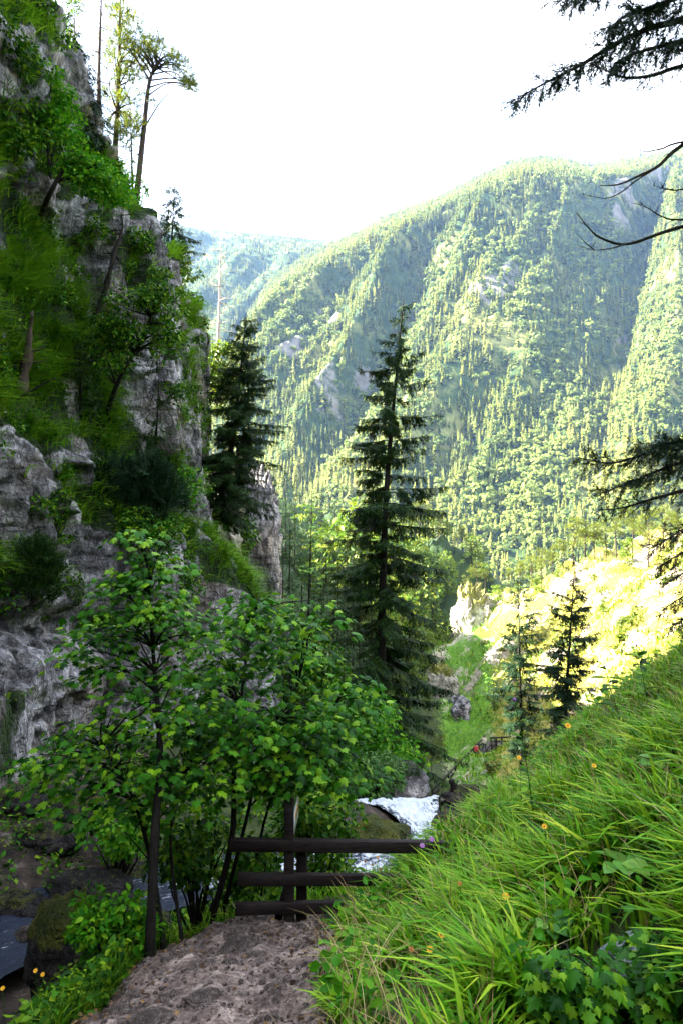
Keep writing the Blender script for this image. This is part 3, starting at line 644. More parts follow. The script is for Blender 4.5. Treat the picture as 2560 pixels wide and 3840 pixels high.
# ------------------------------------------------------------------ stream
sc_ = curve_pts([(-10.5, 3.5, -6.55), (-9, 6, -6.65), (-7, 9, -6.8), (-5.5, 12, -7.2), (-3.5, 14, -7.6), (-1.6, 15, -7.9), (1.1, 16.5, -8.36), (2.3, 18, -8.6), (2.1, 20, -8.72), (1.85, 21.8, -9.18), (1.85, 22.5, -9.9), (2.0, 23, -12.5)], 190)
wd = np.interp(np.linspace(0, 11, 190), range(12), [3, 3, 2.6, 2.3, 2.0, 1.7, 1.7, 1.0, 1.5, 2.7, 2.8, 2.6])
T = np.gradient(sc_, axis=0); T[:, 2] = 0; Nn = norm(np.stack([T[:, 1], -T[:, 0], 0*T[:, 0]], 1)); cr = np.linspace(-1, 1, 34)
SW = sc_[:, None, :]+Nn[:, None, :]*(wd[:, None]*0.5*cr[None, :])[..., None]; SW = SW.reshape(-1, 3)
fall = np.interp(np.linspace(0, 11, 190), [0, 1, 2, 3, 4, 5, 5.6, 6.2, 7, 8, 9, 11], [0.38, 0.42, 0.32, 0.28, 0.34, 0.6, 0.55, 0.42, 0.6, 0.72, 0.85, 0.9])
fo = np.repeat(fall[:, None], 34, 1).ravel()-0.35*np.abs(np.tile(cr, 190))**3
nz_ = fbm(SW*np.array((1.3, 1.3, 0.6)), 5, 0.6); SW[:, 2] += nz_*(0.05+0.07*fo)+0.03*fbm(SW*np.array((4, 4, 2)), 3)*fo
fuv = np.cumsum(np.concatenate([[0], np.linalg.norm(np.diff(sc_, axis=0), axis=1)]))
tag(mk('stream', SW, grid_faces(190, 34), M['water'], attrs={'foam': fo, 'flow_u': np.repeat(fuv, 34), 'flow_v': (wd[:, None]*0.5*cr[None, :]).ravel()}), kind='structure')
#OBJECTS
# ================================================================== PLANT BUILDERS
SPRAY_V = np.array([(-0.05, 0, 0), (0.05, 0, 0), (0.0, 1.0, -0.06), (-0.03, 0.2, 0.01), (0.02, 0.28, 0.01), (-0.27, 0.55, -0.05), (0.03, 0.22, 0.01), (-0.02, 0.3, 0.01), (0.27, 0.58, -0.05),
                    (-0.03, 0.5, 0), (0.02, 0.58, 0), (-0.2, 0.82, -0.05), (0.03, 0.52, 0), (-0.02, 0.6, 0), (0.2, 0.85, -0.05)])
SPRAY_F = np.array([(0, 1, 2), (3, 4, 5), (6, 8, 7), (9, 10, 11), (12, 14, 13)])
DIAM_V = np.array([(0, 0, 0), (0.13, 0.45, 0.02), (0, 1, -0.08), (-0.13, 0.45, 0.02)]); DIAM_F = np.array([(0, 1, 2), (0, 2, 3)])
LEAF_V = np.array([(0, 0, 0), (0.3, 0.35, 0.06), (0.22, 0.7, 0.04), (0, 1, -0.1), (-0.22, 0.7, 0.04), (-0.3, 0.35, 0.06)]); LEAF_F = np.array([(0, 1, 2, 3), (0, 3, 4, 5)])
# five-lobed maple leaf, folded along the midrib
_mo = [(0.05, 0.0), (0.34, -0.10), (0.30, 0.10), (0.60, 0.20), (0.38, 0.36), (0.52, 0.64), (0.25, 0.56), (0.17, 0.78), (0.0, 1.04)]
MAPLE_V = np.array([(0, 0.0, 0)]+[(x, y, -0.22*abs(x)-0.14*y*y) for x, y in _mo]+[(-x, y, -0.22*abs(x)-0.14*y*y) for x, y in _mo[-2::-1]]+[(0, 0.42, 0.02)])
_mn = len(MAPLE_V)-1
MAPLE_F = np.array([(_mn, k, k+1) for k in range(0, _mn-1)]+[(_mn, _mn-1, 0)])

def trunk_curve(pts, t):
    pts = np.asarray(pts, float); L = np.concatenate([[0], np.cumsum(np.linalg.norm(np.diff(pts, axis=0), axis=1))]); L /= L[-1]
    t = np.atleast_1d(t); return np.stack([np.interp(t, L, pts[:, k]) for k in range(3)], 1)
def conifer(pts, r0, R, seed, nb=150, cs=0.08, droop=0.45, rise=0.35, dens=10.0, spl=0.5, hang=0.4, power=0.75, gap=0.35, tmpl='spray', low=0.55, sides=7, tipfree=0.0, blen=1.0, whorl=0):
    """spruce-like tree; pts = trunk centreline from base to top (world or local), R = crown radius. Returns wood, needles"""
    r = np.random.default_rng(seed); pts = np.asarray(pts, float); wood, need = MB(), MB()
    n = len(pts); wood.add(*tube(pts, np.linspace(r0, r0*0.06, n)*(1+0.25*np.exp(-np.arange(n)/1.2)), sides))
    H = np.linalg.norm(pts[-1]-pts[0]); tt = cs+(1-cs)*np.sort(r.random(nb))
    if whorl: tt = cs+(1-cs)*(np.floor(np.arange(nb)/(nb/whorl))+0.75*r.random(nb))/whorl
    tt = np.clip(tt, cs, 0.985)
    az0 = r.uniform(0, 6.28); P_, D_, N_, S_ = [], [], [], []
    for k, t in enumerate(tt):
        f = (t-cs)/(1-cs); a = az0+k*2.39996+r.normal()*0.25
        L = R*((1-f)**power+0.03)*min(1.0, low+(1-low)*f/0.22)*r.uniform(0.28, 1.25)
        L *= 1-gap*max(0, perlin(np.array([[math.cos(a)*1.1, math.sin(a)*1.1+seed, t*H*0.28]]))[0]*1.6)
        if L < 0.08: continue
        b = trunk_curve(pts, t)[0]; o = np.array((math.cos(a), math.sin(a), 0))
        s = np.linspace(0, 1, 7); up = rise*(f*1.3-0.15); dr = droop*(1-0.7*f)*r.uniform(0.7, 1.3)
        c = b+o*(L*s)[:, None]+np.array((0, 0, 1))*(L*(up*s-dr*s**1.5*(1.5-0.75*s)))[:, None]
        c[1:, :2] += r.normal(size=(6, 2))*0.02*L
        wood.add(*tube(c, np.linspace(max(0.012, r0*0.16*(L/R)), 0.006, 7), 3, False))
        m = max(3, int(L*dens)); q = r.uniform(0.12+tipfree, 1.0, m)**0.85
        cp = np.stack([np.interp(q, s, c[:, j]) for j in range(3)], 1)
        tg = norm(np.stack([np.interp(q, s, np.gradient(c[:, j])) for j in range(3)], 1))
        side = norm(np.cross(tg, (0, 0, 1)))*r.choice([-1, 1], m)[:, None]
        hg = (r.random(m) < hang)[:, None]
        d = np.where(hg, np.array((0, 0, -1.0))+0.45*tg+0.3*side, 0.75*tg+0.75*side+np.array((0, 0, -0.22)))
        d = d+0.18*r.normal(size=(m, 3)); d = norm(d)
        nn = np.where(hg, o+0.4*r.normal(size=(m, 3)), np.array((0, 0, 1.0))+0.35*r.normal(size=(m, 3)))
        P_.append(cp); D_.append(d); N_.append(nn); S_.append(spl*(0.45+0.75*(1-q))*r.uniform(0.6, 1.25, m)*min(1.0, 0.35+L/R*1.2)*blen)
    # leader
    m = 14; q = r.uniform(0.93, 1.0, m); P_.append(trunk_curve(pts, q)); D_.append(norm(r.normal(size=(m, 3))*np.array((1, 1, 0.4))+np.array((0, 0, 0.8)))); N_.append(r.normal(size=(m, 3))); S_.append(np.full(m, spl*0.35))
    P_, D_, N_, S_ = map(np.concatenate, (P_, D_, N_, S_))
    tv, tf = (SPRAY_V, SPRAY_F) if tmpl == 'spray' else (DIAM_V, DIAM_F)
    need.add(*scatter(tv, tf, P_, frames(D_, N_), S_))
    return wood, need
def spruce(name, label, base, top, R, seed, mat='spruce', r0=0.2, bend=0.0, cat='tree', mid=None, group=None, barkm='bark', **k):
    base, top = np.asarray(base, float), np.asarray(top, float)
    t = thing(name, label, cat, base, group)
    ctrl = [base, mid, top] if mid is not None else [base, lerp(base, top, 0.5)+np.array((bend, 0, 0)), top]
    pts = curve_pts(ctrl, 16)-base; pts[0, 2] -= 0.5
    w, n = conifer(pts, r0, R, seed, **k)
    mkb('trunk', w, M[barkm], t, local=True); mkb('crown', n, M[mat], t, local=True, smooth_=False)
    return t
def leaf_cloud(r, centers, radii, n, size, tmpl=(LEAF_V, LEAF_F), flat=0.5, updir=0.8, droop=0.3):
    """leaves in the shell and body of several flattened clusters"""
    k = r.integers(0, len(centers), n); d = norm(r.normal(size=(n, 3))); rad = radii[k] if np.ndim(radii) else np.full(n, radii)
    pos = centers[k]+d*(rad*r.uniform(0.35, 1.0, n)**0.6)[:, None]*np.array((1, 1, flat))
    fw = d*np.array((1, 1, 0.2))+0.6*r.normal(size=(n, 3))-np.array((0, 0, droop)); nn = np.array((0, 0, updir))+0.5*d+0.45*r.normal(size=(n, 3))
    return scatter(tmpl[0], tmpl[1], pos, frames(fw, nn), size*r.uniform(0.6, 1.25, n))
def branch_to(wood, trunk, targets, r, r0=0.03, start=(0.25, 0.9), sag=0.1, sides=4):
    for c in targets:
        d = np.linalg.norm(trunk-c, axis=1); j = int(np.clip(np.argmin(d)-r.integers(0, 5), int(start[0]*len(trunk)), len(trunk)-1))
        a = trunk[j]; m = lerp(a, c, 0.5)+np.array((0, 0, np.linalg.norm(c-a)*sag))+r.normal(size=3)*0.06*np.linalg.norm(c-a)
        wood.add(*tube(curve_pts([a, m, c], 6), np.linspace(r0, r0*0.2, 6), sides, False))
def leafy_tree(name, label, trunkctrl, clusters, crad, nleaf, size, seed, mat='maple_light', r0=0.08, barkm='bark', cat='tree', flat=0.55, tmpl=(LEAF_V, LEAF_F), group=None, extra=()):
    r = np.random.default_rng(seed); trunkctrl = np.asarray(trunkctrl, float); base = trunkctrl[0]
    t = thing(name, label, cat, base, group); w = MB(); tr = curve_pts(trunkctrl, 18); tr[0] -= (0, 0, 0.3)
    w.add(*tube(tr, np.linspace(r0, r0*0.2, 18), 7))
    for e in extra:
        ep = curve_pts(e, 10); w.add(*tube(ep, np.linspace(r0*0.6, r0*0.12, 10), 5)); tr = np.vstack([tr, ep])
    clusters = np.asarray(clusters, float); branch_to(w, tr, clusters, r, r0*0.4)
    mkb('trunk', w, M[barkm], t)
    n = MB(); n.add(*leaf_cloud(r, clusters, np.full(len(clusters), crad)*r.uniform(0.7, 1.25, len(clusters)), nleaf, size, tmpl, flat)); mkb('crown', n, M[mat], t, smooth_=False)
    return t
def blob_pts(poly, Y, n, seed, dy=0.8):
    """cluster centres that fill an outline of the photo at about depth Y"""
    r = np.random.default_rng(seed); poly = np.asarray(poly, float); lo, hi = poly.min(0), poly.max(0); out = []
    while len(out) < n:
        q = r.uniform(lo, hi)
        if in_poly([q[0]], [q[1]], poly.tolist())[0]: out.append(P(q[0], q[1], Y+r.uniform(-dy, dy)))
    return np.array(out)
def rockmesh(sz, seed, sub=ICO4, amp=0.3, freq=1.1, flatz=1.0):
    V, F = sub; V = V.copy(); o = seed*3.7
    V = V*(1+amp*ridged(V*freq+o, 4, 0.5)[:, None]*0.6+amp*0.5*fbm(V*2.6+o, 3)[:, None]); return V*np.asarray(sz, float), F
def rock(name, label, loc, sz, seed, mat='boulder', cat='boulder', grass=0.5, group=None, sub=ICO4, amp=0.3, rz=0.0):
    V, F = rockmesh(sz, seed, sub, amp); c, s = math.cos(rz), math.sin(rz); V = V@np.array(((c, s, 0), (-s, c, 0), (0, 0, 1)))
    up = smooth(0.25, 0.9, V[:, 2]/max(sz[2], 1e-6)); o = mk(name, V, F, M[mat], attrs={'grass': up*grass}); o.location = Vector([float(v) for v in loc]); tag(o, label, cat, group); return o
def blades(n, root, length, width, r, lean=None, bend=(0.5, 1.3), up=None, seg=3):
    """curved grass blades, tapered; root (n,3), lean = common lean vector, up = growth direction"""
    az = r.uniform(0, 6.283, n); h = np.stack([np.cos(az), np.sin(az), np.zeros(n)], 1)
    if lean is not None: h = norm(h+np.asarray(lean)); 
    b = r.uniform(bend[0], bend[1], n); u = np.array((0, 0, 1.0)) if up is None else up
    sd = norm(np.cross(h, (0, 0, 1))+0.25*r.normal(size=(n, 3))); V = []
    for k in range(seg+1):
        s = k/seg; c = root+(u*(s*(1-0.36*b[:, None]*s)) if np.ndim(u) == 2 else u[None]*(s*(1-0.36*b*s))[:, None])*length[:, None]+h*(b*0.62*s*s*length)[:, None]
        if k < seg:
            w = (width*(1-0.55*s*s)*0.5)[:, None]; V += [c-sd*w, c+sd*w]
        else: V.append(c)
    m = len(V); V = np.stack(V, 1).reshape(-1, 3); a = np.arange(n)[:, None]*m
    Q = np.concatenate([a+np.array((2*k, 2*k+1, 2*k+3, 2*k+2)) for k in range(seg-1)]); T3 = a+np.array((2*seg-2, 2*seg-1, 2*seg))
    return V, [Q, T3]
#PLANTS
# ================================================================== GRASS (stuff)
# meadow grass on the right-hand bank
BANK_POLY = [(1090, 3840), (1170, 3560), (1300, 3440), (1450, 3330), (1560, 3210), (1680, 3060), (1770, 2960), (1850, 2830), (2050, 2740), (2300, 2590), (2560, 2390), (3600, 1700), (4200, 5000), (1090, 5000)]
HOLLOW = [(2560, 3480), (2330, 3500), (2120, 3620), (2020, 3740), (1950, 3840), (2560, 3840)]
def sow_bank(n, seed, ymax=20.5):
    r = np.random.default_rng(seed); Y = 2.6+(ymax-2.6)*r.random(n)**1.35; X = r.uniform(-0.6, 1.0, n)*0+(-0.35+r.random(n)*(0.62*Y+1.6))
    Z = ground_h(X, Y); px = 1280+2560*X/Y; py = 1920-2560*Z/Y
    ok = in_poly(px, py-25, BANK_POLY) & ~in_poly(px+r.normal(size=n)*25, py+r.normal(size=n)*25, HOLLOW) & (path_mask(X, Y) < 0.3) & ~((px > 1850) & (py > 3840) & (Y < 5.5))
    return np.stack([X, Y, Z-0.03], 1)[ok], r
root, r = sow_bank(78000, 21)
n = len(root); clump = fbm(root*np.array((1.4, 1.4, 0)), 3)
ln = np.clip(0.44+0.36*clump+0.12*r.normal(size=n), 0.12, 0.95)*np.clip(0.42+(1280+2560*root[:, 0]/root[:, 1]-1200)/900, 0.42, 1)*(1-0.35*smooth(8, 14, root[:, 1])); keep = r.random(n) < np.clip(0.42+1.7*clump, 0.04, 1)
root, ln = root[keep], ln[keep]
V, F = blades(len(root), root, ln, 0.016+0.027*r.random(len(root)), r, lean=np.stack([-0.75+0.9*perlin(root*0.9+3), -0.3+0.9*perlin(root*0.9+40), 0*ln], 1), bend=(0.45, 1.7), seg=4)
tag(mk('grass', V, F, M['grass'], smooth_=True), 'long bright green meadow grass on the steep right bank', 'grass', kind='stuff')
# dead straw and seed stalks among the green
root, r = sow_bank(9000, 23); n = len(root); V, F = blades(n, root, r.uniform(0.25, 0.85, n), 0.004+0.007*r.random(n), r, bend=(0.1, 1.5), seg=4)
tag(mk('dry_straw', V, F, M['straw']), 'dead straw coloured stalks among the bank grass', 'straw', kind='stuff')
# low herbs between the blades
root, r = sow_bank(16000, 22); root = root[fbm(root*1.1+9, 3) > -0.05]; n = len(root)
V, F = scatter(LEAF_V, LEAF_F, root+np.array((0, 0, 1))*r.uniform(0.06, 0.42, n)[:, None], frames(norm(r.normal(size=(n, 3))*np.array((1, 1, 0.4))), np.array((0, -0.2, 1.0))+0.5*r.normal(size=(n, 3))), r.uniform(0.05, 0.16, n))
tag(mk('herb_leaves', V, F, M['maple_light'], smooth_=False), 'small dark herb leaves among the grass of the right bank', 'herbs', kind='stuff')
# tufts of grass on the ledges of the cliff, hanging downhill
r = np.random.default_rng(31); wgt = np.clip(cliffG-0.35, 0, 1)*np.clip(0.25+1.6*fbm(cliffV*np.array((0.9, 0.9, 1.1)), 3), 0.03, 1)*(_cok)*(_cpx > -500)*(_cpx < 1100)*(_cpy > -300)*(_cpy < 2700)
ci = r.choice(len(cliffV), 46000, p=wgt/wgt.sum()); jit = r.normal(size=(len(ci), 3))*np.array((0.05, 0.1, 0.08)); root = cliffV[ci]+jit
ln = r.uniform(0.3, 0.95, len(ci))*(0.75+0.9*np.clip(fbm(root*0.8, 3), -0.6, 0.8))
V, F = blades(len(ci), root, ln, 0.02+0.028*r.random(len(ci)), r, lean=(1.2, -0.2, 0), bend=(1.1, 2.3), seg=3)
tag(mk('cliff_grass', V, F, M['grass_cliff']), 'hanging green grass on the sloping ledges of the left cliff', 'grass', kind='stuff')
# low leafy scrub rooted in the cracks of the cliff
r = np.random.default_rng(37); w_ = _cok*(_cpx > -200)*(_cpx < 760)*(_cpy > -50)*(_cpy < 2350)*(0.25+tuft+0.5*CG.ravel()); cc = cliffV[r.choice(len(cliffV), 300, p=w_/w_.sum())]+np.array((0.15, -0.1, 0.05))
V, F = leaf_cloud(r, cc, r.uniform(0.15, 0.5, 300), 24000, 0.12, flat=0.75)
tag(mk('cliff_scrub', V, F, M['shrub'], smooth_=False), 'low dark scrub rooted in the cracks of the left cliff', 'scrub', kind='stuff')
# grass and scrub on the slope across the gorge
r = np.random.default_rng(33); n = 30000; Y = r.uniform(46, 178, n); X = 0.045*Y+r.random(n)*(0.56*Y)
Z = ground_h(X, Y); patch = fbm(np.stack([X, Y, 0*X], 1)*0.12, 4); ok = (patch+0.15*r.normal(size=n) > 0.0)
root = np.stack([X, Y, Z-0.05], 1)[ok]; n = len(root)
V, F = blades(n, root, r.uniform(0.5, 1.3, n)*(root[:, 1]/90)**0.5, 0.10+0.12*r.random(n), r, lean=(-0.6, -0.3, 0), bend=(0.5, 1.6), seg=2)
lo_ = root[:, 0]/root[:, 1]+0.03*r.normal(size=n) < 0.215; Vb = V.reshape(n, -1, 3); q_, t_ = F[0].reshape(-1, n, 4)[0], F[1]  # blades split into sun and shade tones where the slope's light changes
for sel, nm_, mt_, lb_ in ((~lo_, 'slope_grass', 'grass_sunlit_dry', 'parched sun-toned yellow green grass on the sunlit slope across the gorge'), (lo_, 'meadow_grass', 'grass_cliff', 'green shade-toned grass on the shaded slope around the stairway')):
    m_ = int(sel.sum()); a_ = np.arange(m_)[:, None]*Vb.shape[1]; tag(mk(nm_, Vb[sel].reshape(-1, 3), [a_+np.array((0, 1, 3, 2)), a_+np.array((2, 3, 4))], M[mt_]), lb_, 'grass', kind='stuff')
r = np.random.default_rng(34); n = 110; Y = r.uniform(55, 165, n); X = 0.2*Y+r.random(n)*(0.36*Y); cc = np.stack([X, Y, ground_h(X, Y)+0.4], 1)
V, F = leaf_cloud(r, cc, r.uniform(0.5, 1.6, n), 13000, 0.42, flat=0.6)
tag(mk('slope_scrub', V, F, M['pine'], smooth_=False), 'low scrub bushes dotted over the sunlit slope', 'scrub', kind='stuff')
# ground plants behind the fence, at the path edge and on the stream banks
def sow_xy(n, seed, fx, fy):
    r = np.random.default_rng(seed); X, Y = fx(r, n), fy(r, n); Z = ground_h(X, Y); return np.stack([X, Y, Z], 1), r
root, r = sow_xy(9000, 41, lambda r, n: r.uniform(-3.4, 3.4, n), lambda r, n: r.uniform(9.4, 15.5, n))
ok = (np.abs(root[:, 0]-stream_c(root[:, 1])) > 0.95); root = root[ok]; n = len(root)
V, F = blades(n, root, r.uniform(0.12, 0.42, n), 0.012+0.012*r.random(n), r, bend=(0.5, 1.5), seg=3)
tag(mk('verge_grass', V, F, M['grass']), 'short green grass growing behind the wooden fence', 'grass', kind='stuff')
root, r = sow_xy(5200, 42, lambda r, n: -2.35-np.abs(r.normal(size=n))*0.55, lambda r, n: r.uniform(3.5, 9.5, n)); n = len(root)
V, F = scatter(LEAF_V, LEAF_F, root+np.array((0, 0, 1))*(r.random(n)**1.3*0.5)[:, None], frames(r.normal(size=(n, 3))*np.array((1, 1, 0.5)), np.array((0, 0, 1.0))+0.6*r.normal(size=(n, 3))), r.uniform(0.04, 0.11, n))
V2, F2 = blades(n, root, r.uniform(0.15, 0.5, n), 0.008+0.01*r.random(n), r, bend=(0.4, 1.3), seg=3)
mb = MB(); mb.add(V, F); mb.add(V2, F2); tag(mkb('path_edge_herbs', mb, M['shrub'], smooth_=False), 'yellow green herbs along the outer edge of the path', 'herbs', kind='stuff')
# moss and small ferns on the rocky ground across the stream
root, r = sow_xy(14000, 43, lambda r, n: r.uniform(-8.8, -0.5, n), lambda r, n: r.uniform(11, 24, n))
pt = fbm(root*np.array((0.8, 0.8, 0)), 3); ok = (np.abs(root[:, 0]-stream_c(root[:, 1])) > 1.1) & (pt > 0.02); root = root[ok]; n = len(root)
V, F = scatter(LEAF_V, LEAF_F, root+np.array((0, 0, 1))*(r.random(n)*0.3)[:, None], frames(r.normal(size=(n, 3))*np.array((1, 1, 0.5)), np.array((0, 0, 1.0))+0.6*r.normal(size=(n, 3))), r.uniform(0.06, 0.17, n))
tag(mk('bank_plants', V, F, M['shrub'], smooth_=False), 'low leafy plants on the rocky ground below the cliff', 'plants', kind='stuff')
# loose gravel on the path
root, r = sow_xy(5200, 44, lambda r, n: r.uniform(-2.6, -0.1, n), lambda r, n: 3.5+6.0*r.random(n)**1.2); n = len(root)
V, F = scatter(ICO2[0]*np.array((1, 0.8, 0.55)), ICO2[1], root, frames(r.normal(size=(n, 3))*np.array((1, 1, 0.2)), np.array((0, 0, 1.0))+0.3*r.normal(size=(n, 3))), 0.006+0.034*r.random(n)**4)
tag(mk('gravel', V, F, M['stone'], smooth_=False), 'loose grey gravel scattered over the dirt path', 'gravel', kind='stuff')

# fallen leaves on the path, thicker along its edges and at the fence
root, r = sow_xy(800, 45, lambda r, n: np.where(r.random(n) < 0.5, -2.3+0.35*r.normal(size=n), np.where(r.random(n) < 0.5, -0.15+0.3*r.normal(size=n), r.uniform(-2.3, 0, n))), lambda r, n: 3.8+5.6*r.random(n)**0.7); n = len(root)
V, F = scatter(LEAF_V, LEAF_F, root+np.array((0, 0, 0.02)), frames(r.normal(size=(n, 3))*np.array((1, 1, 0.15)), np.array((0, 0, 1.0))+0.35*r.normal(size=(n, 3))), r.uniform(0.02, 0.075, n))
tag(mk('leaf_litter', V, F, M['litter'], smooth_=False), 'brown fallen leaves strewn along the edges of the path', 'leaf litter', kind='stuff')

# ================================================================== TREES
# the tall spruce in the middle of the gorge
spruce('spruce_tree', 'tall dark spruce standing in the middle of the gorge', on_ground(1.9, 35), P(1512, 1118, 35), 4.7, 101, r0=0.32, mid=P(1440, 2000, 35), nb=270, cs=0.10, droop=0.62, rise=0.35, dens=34, spl=0.95, hang=0.55, power=0.58, gap=1.3, low=0.6, whorl=34)
# the broad spruce that grows out of the cliff foot with a curved trunk
b0 = P(792, 1995, 37.5)
spruce('spruce_tree', 'broad dark spruce with curved trunk growing from the cliff ledge', b0, P(925, 1188, 37.5), 3.6, 102, mat='spruce', r0=0.26, mid=P(866, 1700, 37.5), nb=240, cs=0.12, droop=0.45, rise=0.35, dens=32, spl=0.75, hang=0.45, power=0.62, gap=0.5, low=0.85, whorl=26)
spruce('spruce_tree', 'shorter slim spruce on the right, left of its taller neighbour', on_ground(P(1960, 2790, 41)[0], 41), P(1942, 2165, 41), 2.1, 103, mat='spruce_dark', r0=0.16, nb=95, cs=0.34, droop=0.3, rise=0.5, dens=28, spl=0.85, whorl=20, hang=0.25, gap=0.8, power=0.45)
spruce('spruce_tree', 'taller of the two slim spruces standing above the right bank', on_ground(P(2090, 2700, 40)[0], 40), P(2155, 2095, 40), 2.7, 104, mat='spruce_dark', r0=0.2, nb=140, cs=0.26, droop=0.25, rise=0.55, dens=32, spl=0.9, whorl=22, hang=0.2, gap=0.7, power=0.55)
spruce('larch_tree', 'thin feathery larch standing behind the maples', on_ground(P(1145, 2400, 44)[0], 44), P(1172, 1785, 44), 2.7, 105, mat='larch', r0=0.13, nb=190, cs=0.1, droop=0.12, rise=0.3, dens=12, spl=0.5, hang=0.35, gap=0.4, power=0.8)
spruce('spruce_tree', 'small spare spruce between larch and pale buttress', on_ground(P(1060, 2300, 48)[0], 48), P(1062, 1960, 48), 1.3, 106, r0=0.09, nb=80, droop=0.3, dens=8, spl=0.45, gap=0.6)
spruce('spruce_tree', 'low dark spruce at the foot of the tall gorge spruce', on_ground(0.9, 30), on_ground(0.9, 30)+np.array((0.2, 0, 8.5)), 2.2, 107, mat='spruce_dark', r0=0.16, nb=130, droop=0.4, dens=10, spl=0.7, hang=0.4)
# dead standing trunk
def snag(name, label, ctrl, r0, seed, nb=26, blen=1.3, mat='bark_dead', n=14, start=0.25):
    r = np.random.default_rng(seed); ctrl = np.asarray(ctrl, float); t = thing(name, label, 'dead tree', ctrl[0]); w = MB(); pts = curve_pts(ctrl, n)
    w.add(*tube(pts, np.linspace(r0, r0*0.15, n)*(1+0.15*r.normal(size=n)), 8)); mkb('trunk', w, M[mat], t)
    w = MB()
    for k in range(nb):
        f = r.uniform(start, 0.97); b = trunk_curve(pts, f)[0]; a = r.uniform(0, 6.28); L = blen*(1-0.6*f)*r.uniform(0.4, 1.2); o = np.array((math.cos(a), math.sin(a), r.uniform(-0.15, 0.2)))
        c = curve_pts([b, b+o*L*0.5-np.array((0, 0, 0.06*L)), b+o*L+np.array((0, 0, r.uniform(-0.1, 0.12)*L))], 5)
        w = MB(); w.add(*tube(c, np.linspace(r0*0.2, 0.006, 5), 4, False)); mkb('dead_branch', w, M[mat], t)
    return t
snag('dead_spruce', 'bare pale dead spruce rising behind the broad cliff spruce', [P(808, 1560, 62), P(820, 1250, 62), P(828, 905, 62)], 0.28, 111, 42, 2.6)
# trees along the crest of the cliff
def crest(px, py): return cliff_at(px, py)
spruce('spruce_tree', 'dark leaning spruce on the crest at the upper left', crest(335, 470)-np.array((0, 0, 0.3)), P(238, 45, crest(335, 470)[1]-0.4), 1.35, 121, mat='spruce_dark', r0=0.13, nb=110, droop=0.55, rise=0.1, dens=20, spl=0.6, hang=0.45, gap=0.7, power=0.4, low=0.8)
cp = crest(360, 510); snag('bare_pine', 'tall bare brown tree trunk on the cliff crest reaching out of frame', [cp-np.array((0, -0.5, 0.4)), P(371, 300, cp[1]+1), P(382, -60, cp[1]+1)], 0.13, 122, 16, 0.9, 'bark_pine')
def pine_tree(name, label, ctrl, clusters, crad, ntuft, seed, r0=0.16, size=0.35, mat='pine', flat=0.5):
    r = np.random.default_rng(seed); ctrl = np.asarray(ctrl, float); t = thing(name, label, 'tree', ctrl[0]); w = MB(); tr = curve_pts(ctrl, 16)
    w.add(*tube(tr, np.linspace(r0, r0*0.3, 16), 8)); clusters = np.asarray(clusters, float); branch_to(w, tr, clusters, r, r0*0.33, (0.35, 1), 0.12)
    mkb('trunk', w, M['bark_pine'], t); n = MB(); k = r.integers(0, len(clusters), ntuft); d = norm(r.normal(size=(ntuft, 3)))
    pos = clusters[k]+d*(crad*r.uniform(0.3, 1, ntuft))[:, None]*np.array((1, 1, flat)); fw = d*np.array((1, 1, 0.5))+np.array((0, 0, 0.55))+0.5*r.normal(size=(ntuft, 3))
    n.add(*scatter(SPRAY_V, SPRAY_F, pos, frames(fw, r.normal(size=(ntuft, 3))+np.array((0, 0, 0.6))), size*r.uniform(0.6, 1.2, ntuft))); mkb('crown', n, M[mat], t, smooth_=False); return t
q = crest(430, 590); Yq = q[1]+2.0
pine_tree('pine_tree', 'slender pine with yellow lit sprays on the cliff crest', [P(428, 640, Yq), P(445, 300, Yq), P(452, -40, Yq)], blob_pts([(400, 20), (500, 40), (540, 160), (540, 400), (510, 560), (400, 560), (385, 330), (410, 130)], Yq, 44, 5, 0.8), 0.55, 2300, 123, 0.12, 0.34)
q = crest(545, 720); Yq = q[1]+0.2
pine_tree('pine_tree', 'umbrella pine with bent crown at the tip of the crest', [q-np.array((0, 0, 0.5)), P(540, 480, Yq), P(562, 300, Yq), P(600, 225, Yq)], blob_pts([(430, 110), (520, 120), (620, 140), (680, 200), (760, 335), (700, 325), (640, 255), (560, 215), (480, 180), (420, 150)], Yq, 34, 6, 0.7), 0.30, 1250, 124, 0.13, 0.3)
q = crest(480, 640); spruce('spruce_tree', 'thin young spruce between the two crest pines', q+np.array((0, 1.2, -0.8)), P(487, 360, q[1]+1.2), 0.9, 125, mat='pine', r0=0.06, nb=70, droop=0.3, dens=8, spl=0.4, gap=0.6, power=0.5)
spruce('larch_tree', 'thin airy larch at the top edge left of the bare trunk', P(285, 520, 30), P(278, -60, 30), 1.6, 126, mat='pine', r0=0.07, nb=80, droop=0.25, dens=10, spl=0.32, gap=0.8, power=0.35, cs=0.45, barkm='bark_pine')
spruce('spruce_tree', 'small ragged spruce on the cliff edge below the pine', P(640, 1010, 42), P(655, 690, 42), 2.1, 127, mat='spruce', r0=0.08, nb=110, droop=0.3, dens=24, spl=0.55, whorl=16, gap=0.85, power=0.5, cs=0.05)
leafy_tree('rowan_tree', 'yellow lit leafy tree glowing behind the cliff edge', [P(790, 1640, 60), P(790, 1450, 60), P(800, 1300, 60)], blob_pts([(750, 1290), (830, 1260), (880, 1330), (870, 1500), (790, 1560), (745, 1450)], 60, 26, 7, 1.4), 1.1, 2600, 0.36, 131, 'broad', 0.12)
leafy_tree('edge_shrub', 'sunlit yellow shrub against the sky below the ragged spruce', [P(660, 1120, 44), P(670, 1030, 44), P(680, 960, 44)], blob_pts([(610, 870), (690, 880), (730, 1000), (720, 1090), (640, 1040)], 43, 16, 8, 1.0), 0.6, 1300, 0.24, 132, 'broad', 0.06, cat='shrub')
